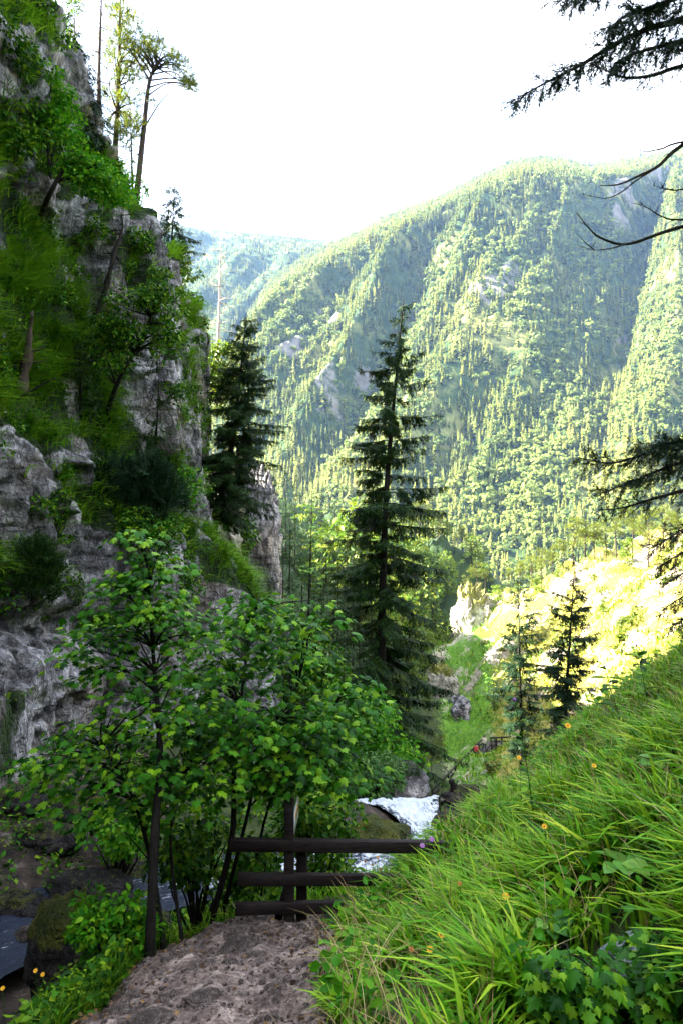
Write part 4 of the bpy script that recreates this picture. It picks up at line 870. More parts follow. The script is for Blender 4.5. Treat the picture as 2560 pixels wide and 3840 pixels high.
# leafy trees and shrubs that grow on the cliff
q = cliff_at(190, 840); Yq = q[1]-1.0
leafy_tree('rowan_tree', 'slender bright green leafy tree on the upper cliff ledge', [q, P(185, 640, Yq), P(172, 430, Yq), P(168, 260, Yq)], blob_pts([(150, 250), (190, 250), (240, 340), (280, 450), (290, 540), (200, 560), (100, 520), (90, 420), (120, 330)], Yq, 30, 9, 0.7), 0.42, 2600, 0.15, 133, 'maple_light', 0.075)
q = cliff_at(150, 830); Yq = q[1]-1.0
leafy_tree('rowan_tree', 'leaning leafy tree with forked trunk spreading over the upper ledge', [q, P(190, 720, Yq), P(250, 620, Yq), P(300, 590, Yq)], blob_pts([(260, 560), (380, 600), (460, 700), (470, 770), (380, 740), (300, 700), (240, 640)], Yq, 26, 10, 0.6), 0.42, 2300, 0.15, 134, 'maple_light', 0.1, extra=([P(215, 680, Yq), P(300, 650, Yq), P(400, 690, Yq)],))
q = cliff_at(395, 1550); Yq = q[1]-1.2
leafy_tree('leafy_tree', 'leafy tree with dark leaning trunk across the cliff face', [q, P(440, 1440, Yq), P(500, 1330, Yq), P(545, 1250, Yq), P(590, 1120, Yq)], blob_pts([(330, 1180), (480, 1080), (620, 1010), (700, 1080), (700, 1250), (640, 1360), (520, 1330), (400, 1380), (300, 1330)], Yq, 52, 11, 0.9), 0.5, 5200, 0.15, 135, 'shrub', 0.1)
spruce('spruce_tree', 'low dark spruce sapling on the grassy ledge beside the snag', cliff_at(300, 1530), P(300, 1290, cliff_at(300, 1500)[1]-1.3), 1.35, 136, mat='spruce', r0=0.06, nb=90, droop=0.2, dens=12, spl=0.4, hang=0.2, power=0.5, low=0.9)
q = cliff_at(585, 1680); spruce('spruce_tree', 'thin hanging spruce with curved stem low on the cliff face', q+np.array((0.1, -0.2, 0)), P(602, 1290, q[1]-1.5), 1.15, 137, mat='spruce', r0=0.06, mid=P(590, 1560, q[1]-1.4), nb=60, droop=0.6, rise=0.0, dens=9, spl=0.55, hang=0.5, power=0.3, gap=0.8)
def bush(name, label, poly, Y, n, nleaf, crad, size, seed, mat, needles=False, dy=0.7, base=None, cat='shrub'):
    r = np.random.default_rng(seed); cl = blob_pts(poly, Y, n, seed, dy); b = base if base is not None else np.array((cl[:, 0].mean(), Y, cl[:, 2].min()-0.2)); t = thing(name, label, cat, b)
    w = MB()
    for c in cl[:14]: w.add(*tube(curve_pts([b, lerp(b, c, 0.5)+r.normal(size=3)*0.1, c], 5), np.linspace(0.03, 0.008, 5), 4, False))
    mkb('stems', w, M['bark'], t); m = MB()
    if needles:
        k = r.integers(0, n, nleaf); d = norm(r.normal(size=(nleaf, 3))); m.add(*scatter(SPRAY_V, SPRAY_F, cl[k]+d*crad*0.7, frames(d*0.5+np.array((0.15, 0, 0.8))+0.3*r.normal(size=(nleaf, 3)), r.normal(size=(nleaf, 3))), size*r.uniform(0.6, 1.3, nleaf)))
    else: m.add(*leaf_cloud(r, cl, np.full(n, crad), nleaf, size, flat=0.7))
    mkb('foliage', m, M[mat], t, smooth_=False); return t
Yq = cliff_at(480, 1850)[1]
bush('dwarf_pine', 'dark dwarf mountain pine thicket on the middle ledge', [(290, 1760), (400, 1720), (560, 1740), (660, 1820), (680, 1940), (560, 2000), (360, 1980), (270, 1900)], Yq-0.8, 46, 3600, 0.55, 0.5, 141, 'spruce_dark', True)
bush('juniper_bush', 'dark scrubby bush at the left edge above the overhang', [(0, 2040), (120, 2050), (220, 2130), (210, 2230), (60, 2240), (-60, 2200)], cliff_at(100, 2150)[1]-0.5, 18, 1500, 0.4, 0.35, 142, 'spruce', True)
bush('leafy_shrub', 'leafy shrub below the dwarf pine on the middle ledge', [(400, 1930), (560, 1900), (680, 1980), (700, 2080), (560, 2120), (420, 2040)], cliff_at(550, 2030)[1]-0.6, 26, 2000, 0.4, 0.13, 143, 'shrub')
bush('leafy_shrub', 'light green shrub at the rock edge beside the curved spruce trunk', [(620, 1780), (740, 1740), (780, 1830), (720, 1930), (640, 1880)], cliff_at(690, 1850)[1]-0.4, 16, 1200, 0.4, 0.14, 144, 'maple_light')
bush('leafy_shrub', 'dark shrub hanging over the cliff edge at right', [(660, 1100), (740, 1120), (765, 1230), (700, 1250), (650, 1190)], 38.5, 16, 1300, 0.5, 0.2, 145, 'spruce')
bush('leafy_shrub', 'bright green shrub on the crest below the bare trunk', [(300, 560), (420, 600), (540, 720), (520, 790), (400, 730), (300, 640)], cliff_at(420, 690)[1]-0.3, 20, 1900, 0.5, 0.16, 146, 'maple_light')
bush('leafy_shrub', 'dark shrubs tucked under the crest at the upper left', [(0, 330), (120, 400), (140, 520), (60, 560), (-60, 520)], cliff_at(60, 450)[1]-0.4, 18, 1700, 0.45, 0.16, 147, 'shrub')
bush('ivy_curtain', 'dark green foliage hanging on the pale buttress', [(850, 1960), (930, 1930), (950, 2030), (920, 2130), (860, 2080)], 46, 16, 1300, 0.6, 0.25, 148, 'shrub')
k_ = 0
for (bx, by, nm) in [(350, 890, 'on the grey rock under the crest shrubs'), (60, 200, 'on the rock in the upper left corner'), (520, 900, 'on the pale rock right of the crest'), (210, 1100, 'beside the bright grass strip'), (440, 1400, 'at the foot of the dead curved trunk'), (150, 1900, 'above the left edge overhang'), (650, 1480, 'on the bare rock face at its right edge'), (690, 2180, 'under the grassy nose of the cliff')]:
    q = cliff_at(bx, by); k_ += 1; r = np.random.default_rng(150+k_); cl = q+r.normal(size=(7, 3))*np.array((0.15, 0.4, 0.25))+np.array((0.25, -0.25, 0)); t = thing('rock_tuft', 'dark green tuft '+nm, 'plant', q, 'tufts growing on the cliff')
    m = MB(); m.add(*leaf_cloud(r, cl, np.full(7, 0.32), 520, 0.14, flat=0.7)); mkb('foliage', m, M['shrub'], t, smooth_=False)
q = cliff_at(345, 1220); Yq = q[1]-0.7
snag('dead_tree', 'crooked black dead trunk leaning against the grey cliff', [P(342, 1225, Yq), P(385, 1120, Yq), P(410, 1030, Yq), P(432, 940, Yq+0.3), P(460, 850, Yq+0.5), P(448, 775, Yq+0.7)], 0.13, 112, 14, 1.0, 'bark', 16)
q = cliff_at(85, 1470); Yq = q[1]-0.4
snag('broken_snag', 'broken grey brown tree stump standing on the grass ledge', [P(75, 1475, Yq), P(98, 1360, Yq), P(110, 1270, Yq), P(122, 1165, Yq)], 0.2, 113, 5, 0.9, 'bark_pine', 14)
q = cliff_at(100, 1480); Yq = q[1]-0.8
snag('fallen_log', 'thin dark fallen log with twigs below the broken stump', [P(-30, 1545, Yq), P(90, 1480, Yq), P(205, 1415, Yq)], 0.09, 114, 10, 0.8, 'bark', 10, 0.1)
q = cliff_at(60, 990); snag('fallen_log', 'short red brown log lying on the upper grass slope', [P(20, 1000, q[1]-0.3), P(45, 994, q[1]-0.3), P(75, 988, q[1]-0.35)], 0.07, 115, 0, 0.3, 'bark_pine', 6)
#MAPLES
# ------------------------------------------------------------------ sycamore maples by the path
LEAFMESH = None
def maple(name, label, stems, poly, Y, ncl, nleaf, crad, size, seed, r0=0.06, nsolo=150, dy=0.9, flat=0.17, mat='maple'):
    """stems: list of control polylines (the first is the main trunk); clusters of leaves fill the outline"""
    global LEAFMESH
    r = np.random.default_rng(seed); base = np.asarray(stems[0][0], float); t = thing(name, label, 'tree', base); allp = []
    for k, s in enumerate(stems):
        w = MB(); p = curve_pts(s, 18); p[0] -= (0, 0, 0.3); rr = r0*(1 if k == 0 else 0.7)
        w.add(*tube(p, np.linspace(rr, rr*0.18, 18)*(1+0.05*r.normal(size=18)), 8)); mkb('trunk' if k == 0 else 'stem', w, M['bark_sap'], t); allp.append(p)
    allp = np.vstack(allp); cl = blob_pts(poly, Y, ncl, seed, dy); w = MB()
    for c in cl:
        cand = np.where(allp[:, 2] < c[2]-0.15)[0]; j = cand[np.argmin(np.linalg.norm(allp[cand]-c, axis=1)+0.0)] if len(cand) else 5
        a = allp[j]; L = np.linalg.norm(c-a); m = lerp(a, c, 0.55)+np.array((0, 0, 0.12*L))+r.normal(size=3)*0.05*L
        w.add(*tube(curve_pts([a, m, c], 6), np.linspace(0.016, 0.004, 6), 4, False))
    o = mkb('twigs', w, M['bark_sap'], t); tag(o, kind='stuff')
    # leaves sit in flat layers round each twig end, tips drooping outwards
    k = r.integers(0, ncl, nleaf); a = r.uniform(0, 6.283, nleaf); rad = crad*np.sqrt(r.random(nleaf))*r.uniform(0.7, 1.3, nleaf)
    out = np.stack([np.cos(a), np.sin(a), 0*a], 1); layer = r.choice([-1, 0, 0, 1], nleaf)*flat*crad
    pos = cl[k]+out*rad[:, None]+np.array((0, 0, 1))*(layer-0.22*rad*rad/crad+0.05*r.normal(size=nleaf))[:, None]
    fw = out+0.5*r.normal(size=(nleaf, 3))*np.array((1, 1, 0.3))-np.array((0, 0, 0.3)); nn = np.array((0, -0.12, 1.0))+0.26*r.normal(size=(nleaf, 3))
    R = frames(fw, nn); sc = size*r.uniform(0.5, 1.25, nleaf); cu = np.stack([sc*r.uniform(0.8, 1.1, nleaf), sc, sc*r.uniform(0.2, 3.0, nleaf)], 1)
    near = np.argsort(pos[:, 1]-0.4*sc/size)[:nsolo]; rest = np.setdiff1d(np.arange(nleaf), near)
    m = MB(); m.add(*scatter(MAPLE_V, MAPLE_F, pos[rest], R[rest], cu[rest])); tag(mkb('crown', m, M[mat], t, smooth_=False), kind='stuff')
    if LEAFMESH is None:
        LEAFMESH = make_mesh('leaf', MAPLE_V, MAPLE_F, False); LEAFMESH.materials.append(M['maple'])
    for i in near:
        o = bpy.data.objects.new('leaf', LEAFMESH); C.objects.link(o); o.parent = t
        mm = Matrix(R[i].tolist()).to_4x4(); mm.translation = Vector((pos[i]-base).tolist()); o.matrix_local = mm @ Matrix.Diagonal((float(cu[i][0]), float(cu[i][1]), float(cu[i][2]), 1.0))
    return t
# the tall sapling with reddish tinged shoots on the left
b1 = on_ground(*P(560, 3560, 7.7)[:2]); b2 = on_ground(*P(785, 3440, 9.6)[:2]); b3 = on_ground(*P(820, 3440, 10.2)[:2])
maple('maple_tree', 'tall narrow maple with single dark trunk at the path edge', [[b1, P(580, 3150, 8.0), P(600, 2800, 8.6), P(575, 2450, 9.2), P(545, 2010, 9.6)]],
      [(500, 1975), (600, 1990), (640, 2080), (640, 2200), (720, 2330), (760, 2480), (700, 2600), (520, 2640), (360, 2560), (260, 2430), (340, 2300), (440, 2200), (490, 2080)], 9.4, 50, 1450, 0.40, 0.112, 201, 0.065, 170, 0.6)
maple('maple_tree', 'low spreading maple with branches reaching the left picture edge', [[b1+np.array((-0.05, 0.9, -0.5)), P(560, 3200, 9.2), P(480, 2950, 9.2), P(380, 2800, 9.0)], [b1+np.array((0.15, 1.0, -0.5)), P(640, 3150, 9.3), P(690, 2900, 9.3)]],
      [(20, 2890), (160, 2790), (330, 2700), (560, 2600), (800, 2640), (860, 2800), (800, 2960), (640, 3040), (480, 3060), (330, 3090), (250, 3000), (120, 2960)], 9.0, 64, 1800, 0.44, 0.112, 202, 0.04, 200, 1.0)
maple('maple_tree', 'broad leafy maple with two stems beside the fence', [[b2, P(870, 3150, 9.2), P(880, 2850, 9.5), P(920, 2500, 9.8), P(960, 2260, 9.9)], [b3, P(930, 3050, 9.4), P(980, 2820, 9.5), P(1120, 2550, 9.6)]],
      [(760, 2420), (860, 2260), (950, 2200), (1080, 2260), (1180, 2240), (1240, 2380), (1250, 2560), (1290, 2700), (1240, 2860), (1100, 2900), (900, 2860), (720, 2800), (660, 2640), (700, 2500)], 9.6, 92, 3000, 0.42, 0.112, 203, 0.05, 260, 1.2)
maple('maple_tree', 'maple branch layers hanging over the sign post', [[b3+np.array((0.3, 0.8, -0.4)), P(1000, 3050, 10.2), P(1120, 2820, 10.2), P(1250, 2650, 10)]],
      [(1240, 2560), (1340, 2540), (1400, 2640), (1330, 2700), (1370, 2830), (1380, 2900), (1300, 2960), (1180, 2920), (1020, 2960), (860, 3000), (880, 2870), (1100, 2830)], 9.8, 44, 1350, 0.38, 0.11, 204, 0.03, 120, 0.9)
# leafy undergrowth behind the fence and below the maples
def under(label, poly, Y, n, nl, seed, mat='shrub', size=0.12, dy=0.8, crad=0.35):
    c = np.array(poly).mean(0); return bush('leafy_shrub', label, poly, Y, n, nl, crad, size, seed, mat, dy=dy, base=on_ground(*P(c[0], c[1], Y)[:2]))
under('dense green shrub behind the sign post', [(1020, 2960), (1180, 2950), (1280, 2980), (1330, 3060), (1310, 3170), (1200, 3170), (1040, 3160)], 12.2, 26, 2300, 211)
under('dark shrub between the two maple trunks below the crowns', [(600, 3080), (780, 3060), (870, 3120), (860, 3280), (700, 3300), (590, 3220)], 10.6, 22, 1700, 212)
under('shrub with small leaves left of the tall maple trunk', [(330, 3050), (520, 3040), (560, 3160), (470, 3230), (330, 3180)], 14.0, 20, 1500, 213, 'maple_light')
under('low green shrub at the foot of the tall maple', [(330, 3370), (480, 3370), (560, 3440), (540, 3560), (400, 3600), (310, 3520)], 7.9, 20, 1700, 214, 'maple_light', 0.09, 0.3, 0.22)
under('leafy shrub on the stream bank behind the lower rails', [(880, 3190), (1000, 3200), (1060, 3280), (1040, 3380), (900, 3400), (860, 3300)], 10.6, 16, 1100, 215)
under('small shrub beside the double fence post', [(1160, 3200), (1280, 3210), (1300, 3290), (1200, 3310)], 11.6, 10, 650, 216)
under('yellow green shrub beyond the waterfall on the left wall', [(1180, 2600), (1330, 2560), (1480, 2640), (1540, 2780), (1530, 2940), (1400, 2990), (1250, 2900)], 29, 40, 4200, 217, 'maple_light', 0.24, 2.2, 0.95)
under('dark bushy slope growth left of the tall gorge spruce', [(1020, 2350), (1180, 2330), (1260, 2500), (1220, 2640), (1080, 2600)], 33, 30, 3200, 218, 'shrub', 0.26, 2.0, 1.0)
under('grey green willow bush at the waterfall lip', [(1330, 2860), (1450, 2840), (1500, 2900), (1460, 2960), (1340, 2970)], 23.5, 16, 1500, 219, 'larch', 0.16, 0.8, 0.5)
# maple saplings in the dark hollow at the lower right corner
for k, (bx, by, Y_, lb, pl) in enumerate([(2080, 3800, 4.6, 'maple sapling in the dark hollow at the bottom edge', [(1990, 3640), (2120, 3590), (2240, 3640), (2260, 3760), (2150, 3830), (2000, 3840)]), (2420, 3780, 4.3, 'maple sapling in the lower right corner of the hollow', [(2300, 3560), (2440, 3500), (2560, 3520), (2600, 3700), (2560, 3840), (2380, 3840), (2300, 3720)])]):
    b = ground_at(bx, by); Y_ = b[1]; c = np.array(pl).mean(0)
    maple('maple_sapling', lb, [[b, b+np.array((0.02, 0, 0.25)), b+np.array((0.05, 0.05, 0.38))], [b+np.array((0.12, 0.1, 0)), b+np.array((0.16, 0.1, 0.2)), b+np.array((0.2, 0.1, 0.36))]], pl, Y_-0.1, 26, 620, 0.16, 0.085, 221+k, 0.014, 60, 0.3)
#FENCE
# ------------------------------------------------------------------ timber fence with sign
FY = 8.6
def beam(name, a, b, w, h, mat, parent, twist=0.0):
    a, b = np.asarray(a, float), np.asarray(b, float); d = norm(b-a); up = np.array((0, 0, 1.0)) if abs(d[2]) < 0.9 else np.array((0, 1.0, 0)); s = norm(np.cross(d, up)); u = np.cross(s, d)
    n = 9; r = np.random.default_rng(int(abs(a[0]*1000+b[2]*77)) % 9999); V = []
    prof = np.array([(-1, -0.92), (-0.92, -1), (0.92, -1), (1, -0.92), (1, 0.92), (0.92, 1), (-0.92, 1), (-1, 0.92)], float)
    for k in range(n):
        c = lerp(a, b, k/(n-1)); j = 1+0.03*r.normal(size=(8, 1)); q = prof*j; V.append(c+q[:, :1]*s*w/2+q[:, 1:]*u*h/2)
    V = np.concatenate(V); i, j = np.meshgrid(np.arange(n-1), np.arange(8), indexing='ij'); j2 = (j+1) % 8
    F = [np.stack([i*8+j, i*8+j2, (i+1)*8+j2, (i+1)*8+j], -1).reshape(-1, 4), np.array([list(range(8))[::-1], [(n-1)*8+q for q in range(8)]])]
    return mk(name, V, F, mat, parent, smooth_=False)
fp = P(1090, 3470, FY)
fence = thing('timber_fence', 'dark timber rail fence at the bend of the path', 'fence', fp)
beam('rail', P(866, 3168, FY-0.02), P(1790, 3178, FY+0.5), 0.09, 0.145, M['timber'], fence)
beam('rail', P(892, 3298, FY), P(1640, 3300, FY+0.35), 0.08, 0.14, M['timber'], fence)
beam('rail', P(885, 3408, FY), P(1480, 3396, FY+0.3), 0.08, 0.14, M['timber'], fence)
beam('post', P(1084, 3560, FY+0.14), P(1084, 2998, FY+0.14), 0.125, 0.125, M['timber'], fence)
beam('post', P(1131, 3540, FY+0.30), P(1131, 3185, FY+0.30), 0.135, 0.135, M['timber'], fence)
beam('brace', P(1040, 3460, FY+0.28), P(1075, 3330, FY+0.16), 0.09, 0.10, M['timber'], fence)
sg = thing('warning_sign', 'white sign panel with yellow label on the fence post', 'sign', P(1104, 3060, FY+0.14))
# the panel hangs on the right-hand side of the post and faces right, seen almost edge on
sa, sb = P(1101, 3060, FY+0.10), P(1117, 3068, FY+0.62); d = norm((sb-sa)*np.array((1, 1, 0))); nrm = np.array((d[1], -d[0], 0)); L_ = float(np.linalg.norm((sb-sa)[:2]))
Rs = np.stack([d, nrm, np.array((0, 0, 1.0))], 1); cs_ = sa+d*L_/2; zc = P(1110, 3058, FY+0.35)[2]
mk('panel', *box((cs_[0], cs_[1], zc), (L_, 0.02, 0.26), Rs), M['sign_white'], sg, smooth_=False)
lab = mk('label_plate', *box(np.array((cs_[0], cs_[1], zc+0.05))+nrm*0.0125-d*0.0, (L_*0.6, 0.006, 0.075), Rs), M['sign_yellow'], sg, smooth_=False)
m = MB(); zc2 = zc+0.05
for k, (w_, zz) in enumerate([(0.16, 0.018), (0.40, -0.008), (0.34, -0.022)]): m.add(*box(np.array((cs_[0], cs_[1], zc2+zz))+nrm*0.0165, (L_*w_, 0.002, 0.012 if k == 0 else 0.006), Rs))
mkb('print', m, M['ink'], lab, smooth_=False)
# ------------------------------------------------------------------ rocks by the water, stones on the path
rock('mossy_boulder', 'black mossy boulder splitting the waterfall', P(1415, 3140, 18.0)-np.array((0, 0, 0.25)), (0.75, 0.7, 0.62), 1, grass=0.75)
rock('mossy_boulder', 'dark wet boulder at the right side of the waterfall', P(1745, 3130, 18.8)-np.array((0, 0, 0.3)), (1.0, 1.1, 0.7), 2, grass=0.45)
rock('mossy_boulder', 'long dark rock shelf right of the cascade under the grass', P(1775, 3060, 20.5)-np.array((0, 0, 0.4)), (1.0, 1.0, 0.5), 3, grass=0.3)
rock('mossy_boulder', 'low dark rock in the stream below the boulder', P(1500, 3190, 17.0)-np.array((0, 0, 0.25)), (0.6, 0.5, 0.3), 4, grass=0.4)
rock('pale_boulder', 'pale lichen covered rock beyond the waterfall lip', P(1510, 2955, 25), (0.75, 0.7, 0.8), 5, 'cliff', grass=0.6)
rock('mossy_boulder', 'moss covered rock at the near stream bank', P(250, 3480, 9.4)-np.array((0, 0, 0.3)), (0.42, 0.5, 0.62), 6, grass=0.95)
rock('mossy_boulder', 'dark rock ledge above the stream at left', P(330, 3290, 13.2)-np.array((0, 0, 0.25)), (0.7, 0.5, 0.25), 7, grass=0.4)
rock('mossy_boulder', 'dark boulder midstream left of the tall maple', P(430, 3390, 11.4)-np.array((0, 0, 0.2)), (0.4, 0.35, 0.25), 8, grass=0.3)
rock('mossy_boulder', 'rock behind the fence at the white water', P(950, 3250, 14.6)-np.array((0, 0, 0.2)), (0.5, 0.45, 0.35), 9, grass=0.5)
rock('pale_boulder', 'small white stone lying in the stream, left one', P(95, 3505, 9.7), (0.11, 0.1, 0.09), 10, 'stone', 'stone', 0, sub=ICO3)
rock('pale_boulder', 'small white stone lying in the stream, right one', P(128, 3512, 9.8), (0.08, 0.08, 0.07), 11, 'stone', 'stone', 0, sub=ICO3)
for k, (px_, py_, Y_, s_, lb) in enumerate([(60, 3330, 12.5, 0.35, 'dark wet rock at the left edge above the stream'), (180, 3210, 14.5, 0.45, 'brown rock on the far stream bank'), (480, 3210, 14.2, 0.4, 'mossy rock on the far bank behind the tall maple'), (300, 3120, 16.0, 0.5, 'brown slab below the cliff foot'), (60, 3120, 15.5, 0.45, 'brown boulder at the left edge below the overhang'), (560, 3300, 12.6, 0.3, 'wet black rock in the rapids between the trunks'), (720, 3290, 13.6, 0.32, 'wet black rock midstream behind the second trunk')]):
    q = on_ground(*P(px_, py_, Y_)[:2]); rock('mossy_boulder', lb, q, (s_*1.3, s_, s_*0.7), 40+k, 'boulder', 'boulder', 0.5)
for k, (px_, py_, Y_, s_, lb) in enumerate([(905, 3500, 7.9, 0.10, 'flat grey stone at the top of the path'), (895, 3570, 7.3, 0.16, 'large embedded stone where the path drops'), (960, 3600, 7.1, 0.10, 'angular stone right of the embedded one'), (630, 3590, 7.2, 0.05, 'small pale stone near the tall maple'), (450, 3760, 5.9, 0.07, 'grey stone at the lower path edge'), (760, 3740, 6.0, 0.12, 'long smooth rock outcrop in the lower path'), (560, 3800, 5.6, 0.14, 'brown rock rib at the bottom of the path'), (1030, 3720, 6.1, 0.09, 'pale stone beside the grass edge'), (860, 3640, 6.8, 0.06, 'small dark stone in mid path'), (1120, 3440, 8.3, 0.07, 'stone against the bottom fence rail')]):
    q = on_ground(*P(px_, py_, Y_)[:2]); rock('path_stone', lb, q-np.array((0, 0, s_*0.05)), (s_*1.1, s_*0.8, s_*0.5), 20+k, 'stone', 'stone', 0, 'stones set in the dirt path', ICO3, 0.35, rz=0.5)
# uprooted stump above the fall
r = np.random.default_rng(301); sb_ = P(1710, 3010, 22.0); st = thing('tree_stump', 'black uprooted stump with twisted roots above the waterfall', 'stump', sb_)
w = MB(); w.add(*tube(curve_pts([sb_-np.array((0, 0, 0.6)), P(1702, 2960, 22), P(1688, 2925, 22)], 8), np.linspace(0.2, 0.09, 8)*(1+0.15*r.normal(size=8)), 8)); mkb('trunk', w, M['bark'], st)
for k in range(9):
    e = P(1710+r.uniform(-60, 110), 3010+r.uniform(-50, 40), 22+r.uniform(-0.6, 0.5)); w = MB(); w.add(*tube(curve_pts([sb_, lerp(sb_, e, 0.5)+np.array((0, 0, 0.15))+r.normal(size=3)*0.08, e], 7), np.linspace(0.11, 0.03, 7), 6)); mkb('root', w, M['bark'], st)
rock('root_plate', 'dark overhanging earth clump behind the stump', P(1775, 2975, 21.6)-np.array((0, 0, 0.2)), (0.6, 0.5, 0.22), 31, 'boulder', 'earth bank', 0.5, amp=0.7)
#STAIRS
# ------------------------------------------------------------------ wooden stairway along the far slope with walkers
A0, B0 = P(1650, 3010, 57), P(1836, 2800, 76); dS = B0-A0; LS = float(np.linalg.norm(dS)); fwd = dS/LS; hd = norm(fwd*np.array((1, 1, 0))); sd = np.array((hd[1], -hd[0], 0)); W_ = 1.3
stair = thing('wooden_stairway', 'long dark wooden stairway with railings descending the grassy slope', 'stairway', A0)
for s_ in (-1, 1):
    o_ = sd*s_*W_/2; beam('stringer', A0+o_, B0+o_, 0.12, 0.26, M['timber'], stair)
    for hh in (0.5, 0.95): beam('handrail', A0+o_+np.array((0, 0, hh)), B0+o_+np.array((0, 0, hh)), 0.12, 0.14, M['timber'], stair)
    for k in range(9):
        c = lerp(A0, B0, k/8)+o_*1.06; beam('post', c-np.array((0, 0, 0.9)), c+np.array((0, 0, 1.02)), 0.15, 0.15, M['timber'], stair)
nt = 44; me_ = None
Rt = np.stack([sd, hd, np.array((0, 0, 1.0))], 1); V_, F_ = box((0, 0, 0), (W_*0.96, 0.3, 0.05), Rt); tread = make_mesh('tread', V_, [F_], False); tread.materials.append(M['timber_grey'])
for k in range(nt):
    o = bpy.data.objects.new('tread', tread); C.objects.link(o); o.parent = stair; o.location = Vector((lerp(A0, B0, (k+0.5)/nt)-A0+np.array((0, 0, 0.12))).tolist())
pf = thing('viewing_platform', 'small wooden platform with railing at the far end of the stairway', 'platform', B0)
e1 = np.array((1.0, 0.12, 0)); e1 = e1/np.linalg.norm(e1); e2 = np.array((-e1[1], e1[0], 0)); Rp = np.stack([e1, e2, np.array((0, 0, 1.0))], 1)
for k in range(8):
    mk('plank', *box(B0+e1*1.9+e2*(0.15+0.22*k), (3.8, 0.2, 0.06), Rp), M['timber_grey'], pf, smooth_=False)
for hh in (0.5, 0.95): beam('handrail', B0+np.array((0, 0, hh))+e1*0.1, B0+e1*3.9+np.array((0, 0, hh)), 0.12, 0.14, M['timber'], pf)
for k in range(4): beam('post', B0+e1*(0.1+1.25*k)-np.array((0, 0, 1.4)), B0+e1*(0.1+1.25*k)+np.array((0, 0, 1.05)), 0.12, 0.12, M['timber'], pf)
def person(label, loc, face, top, trousers):
    """walking figure: one skinned body, hair as its child"""
    bm_v = [(0, 0, 0.95), (0, 0.02, 1.15), (0, 0.03, 1.38), (0, 0.03, 1.47), (0, 0.05, 1.56), (0, 0.05, 1.68), (0.17, 0.03, 1.38), (0.23, -0.02, 1.13), (0.20, 0.14, 0.93), (0.19, 0.2, 0.86), (-0.17, 0.03, 1.38), (-0.23, 0.02, 1.13), (-0.22, 0.1, 0.91), (-0.21, 0.15, 0.83),
            (0.1, 0, 0.88), (0.11, 0.16, 0.5), (0.11, 0.1, 0.08), (0.11, 0.24, 0.03), (-0.1, 0, 0.88), (-0.11, 0.0, 0.48), (-0.11, -0.2, 0.1), (-0.11, -0.08, 0.03)]
    ed = [(0, 1), (1, 2), (2, 3), (3, 4), (4, 5), (2, 6), (6, 7), (7, 8), (8, 9), (2, 10), (10, 11), (11, 12), (12, 13), (0, 14), (14, 15), (15, 16), (16, 17), (0, 18), (18, 19), (19, 20), (20, 21)]
    ra = [0.15, 0.14, 0.15, 0.055, 0.09, 0.095, 0.07, 0.052, 0.042, 0.035, 0.07, 0.052, 0.042, 0.035, 0.09, 0.07, 0.05, 0.04, 0.09, 0.07, 0.05, 0.04]
    me = bpy.data.meshes.new('person'); me.from_pydata(bm_v, ed, []); o = bpy.data.objects.new('person', me); C.objects.link(o)
    sm = o.modifiers.new('skin', 'SKIN'); lay = me.skin_vertices[0] if len(me.skin_vertices) else None
    if lay is None:
        bpy.context.view_layer.objects.active = o; o.select_set(True); bpy.ops.mesh.customdata_skin_add(); lay = me.skin_vertices[0]
    for k, q in enumerate(ra): lay.data[k].radius = (q, q)
    lay.data[0].use_root = True; o.modifiers.new('sub', 'SUBSURF').levels = 1
    dg = bpy.context.evaluated_depsgraph_get(); m2 = bpy.data.meshes.new_from_object(o.evaluated_get(dg)); o.modifiers.clear(); o.data = m2
    m2.materials.clear()
    for q in (M['skin'], M[top], M[trousers]): m2.materials.append(q)
    for p in m2.polygons:
        z, x = p.center.z, abs(p.center.x); p.material_index = 0 if (z > 1.47 or (x > 0.17 and z < 0.97 and z > 0.6)) else (1 if z > 0.9 else 2); p.use_smooth = True
    o.location = Vector([float(v) for v in loc]); o.rotation_euler = (0, 0, face); tag(o, label, 'person')
    V, F = ICO3; V = V[:, :]*np.array((0.105, 0.115, 0.11)); keep = F[np.all(V[F][:, :, 2] > -0.01, axis=1) | np.all(V[F][:, :, 1] < -0.03, axis=1)]
    mk('hair', V+np.array((0, 0.03, 1.665)), keep, M['hair'], o, local=True); return o
hdang = math.atan2(-hd[0], hd[1])
person('person in red jacket and dark trousers walking down the stairway', lerp(A0, B0, 0.66)+np.array((0, 0, 0.15)), hdang, 'red', 'dark')
person('person in cream shirt near the far end of the stairway', lerp(A0, B0, 0.85)+np.array((0, 0, 0.15)), hdang, 'cream', 'dark')
person('person in blue jacket standing on the viewing platform', B0+e1*2.6+e2*0.8+np.array((0, 0, 0.04)), 1.2, 'blue', 'dark')
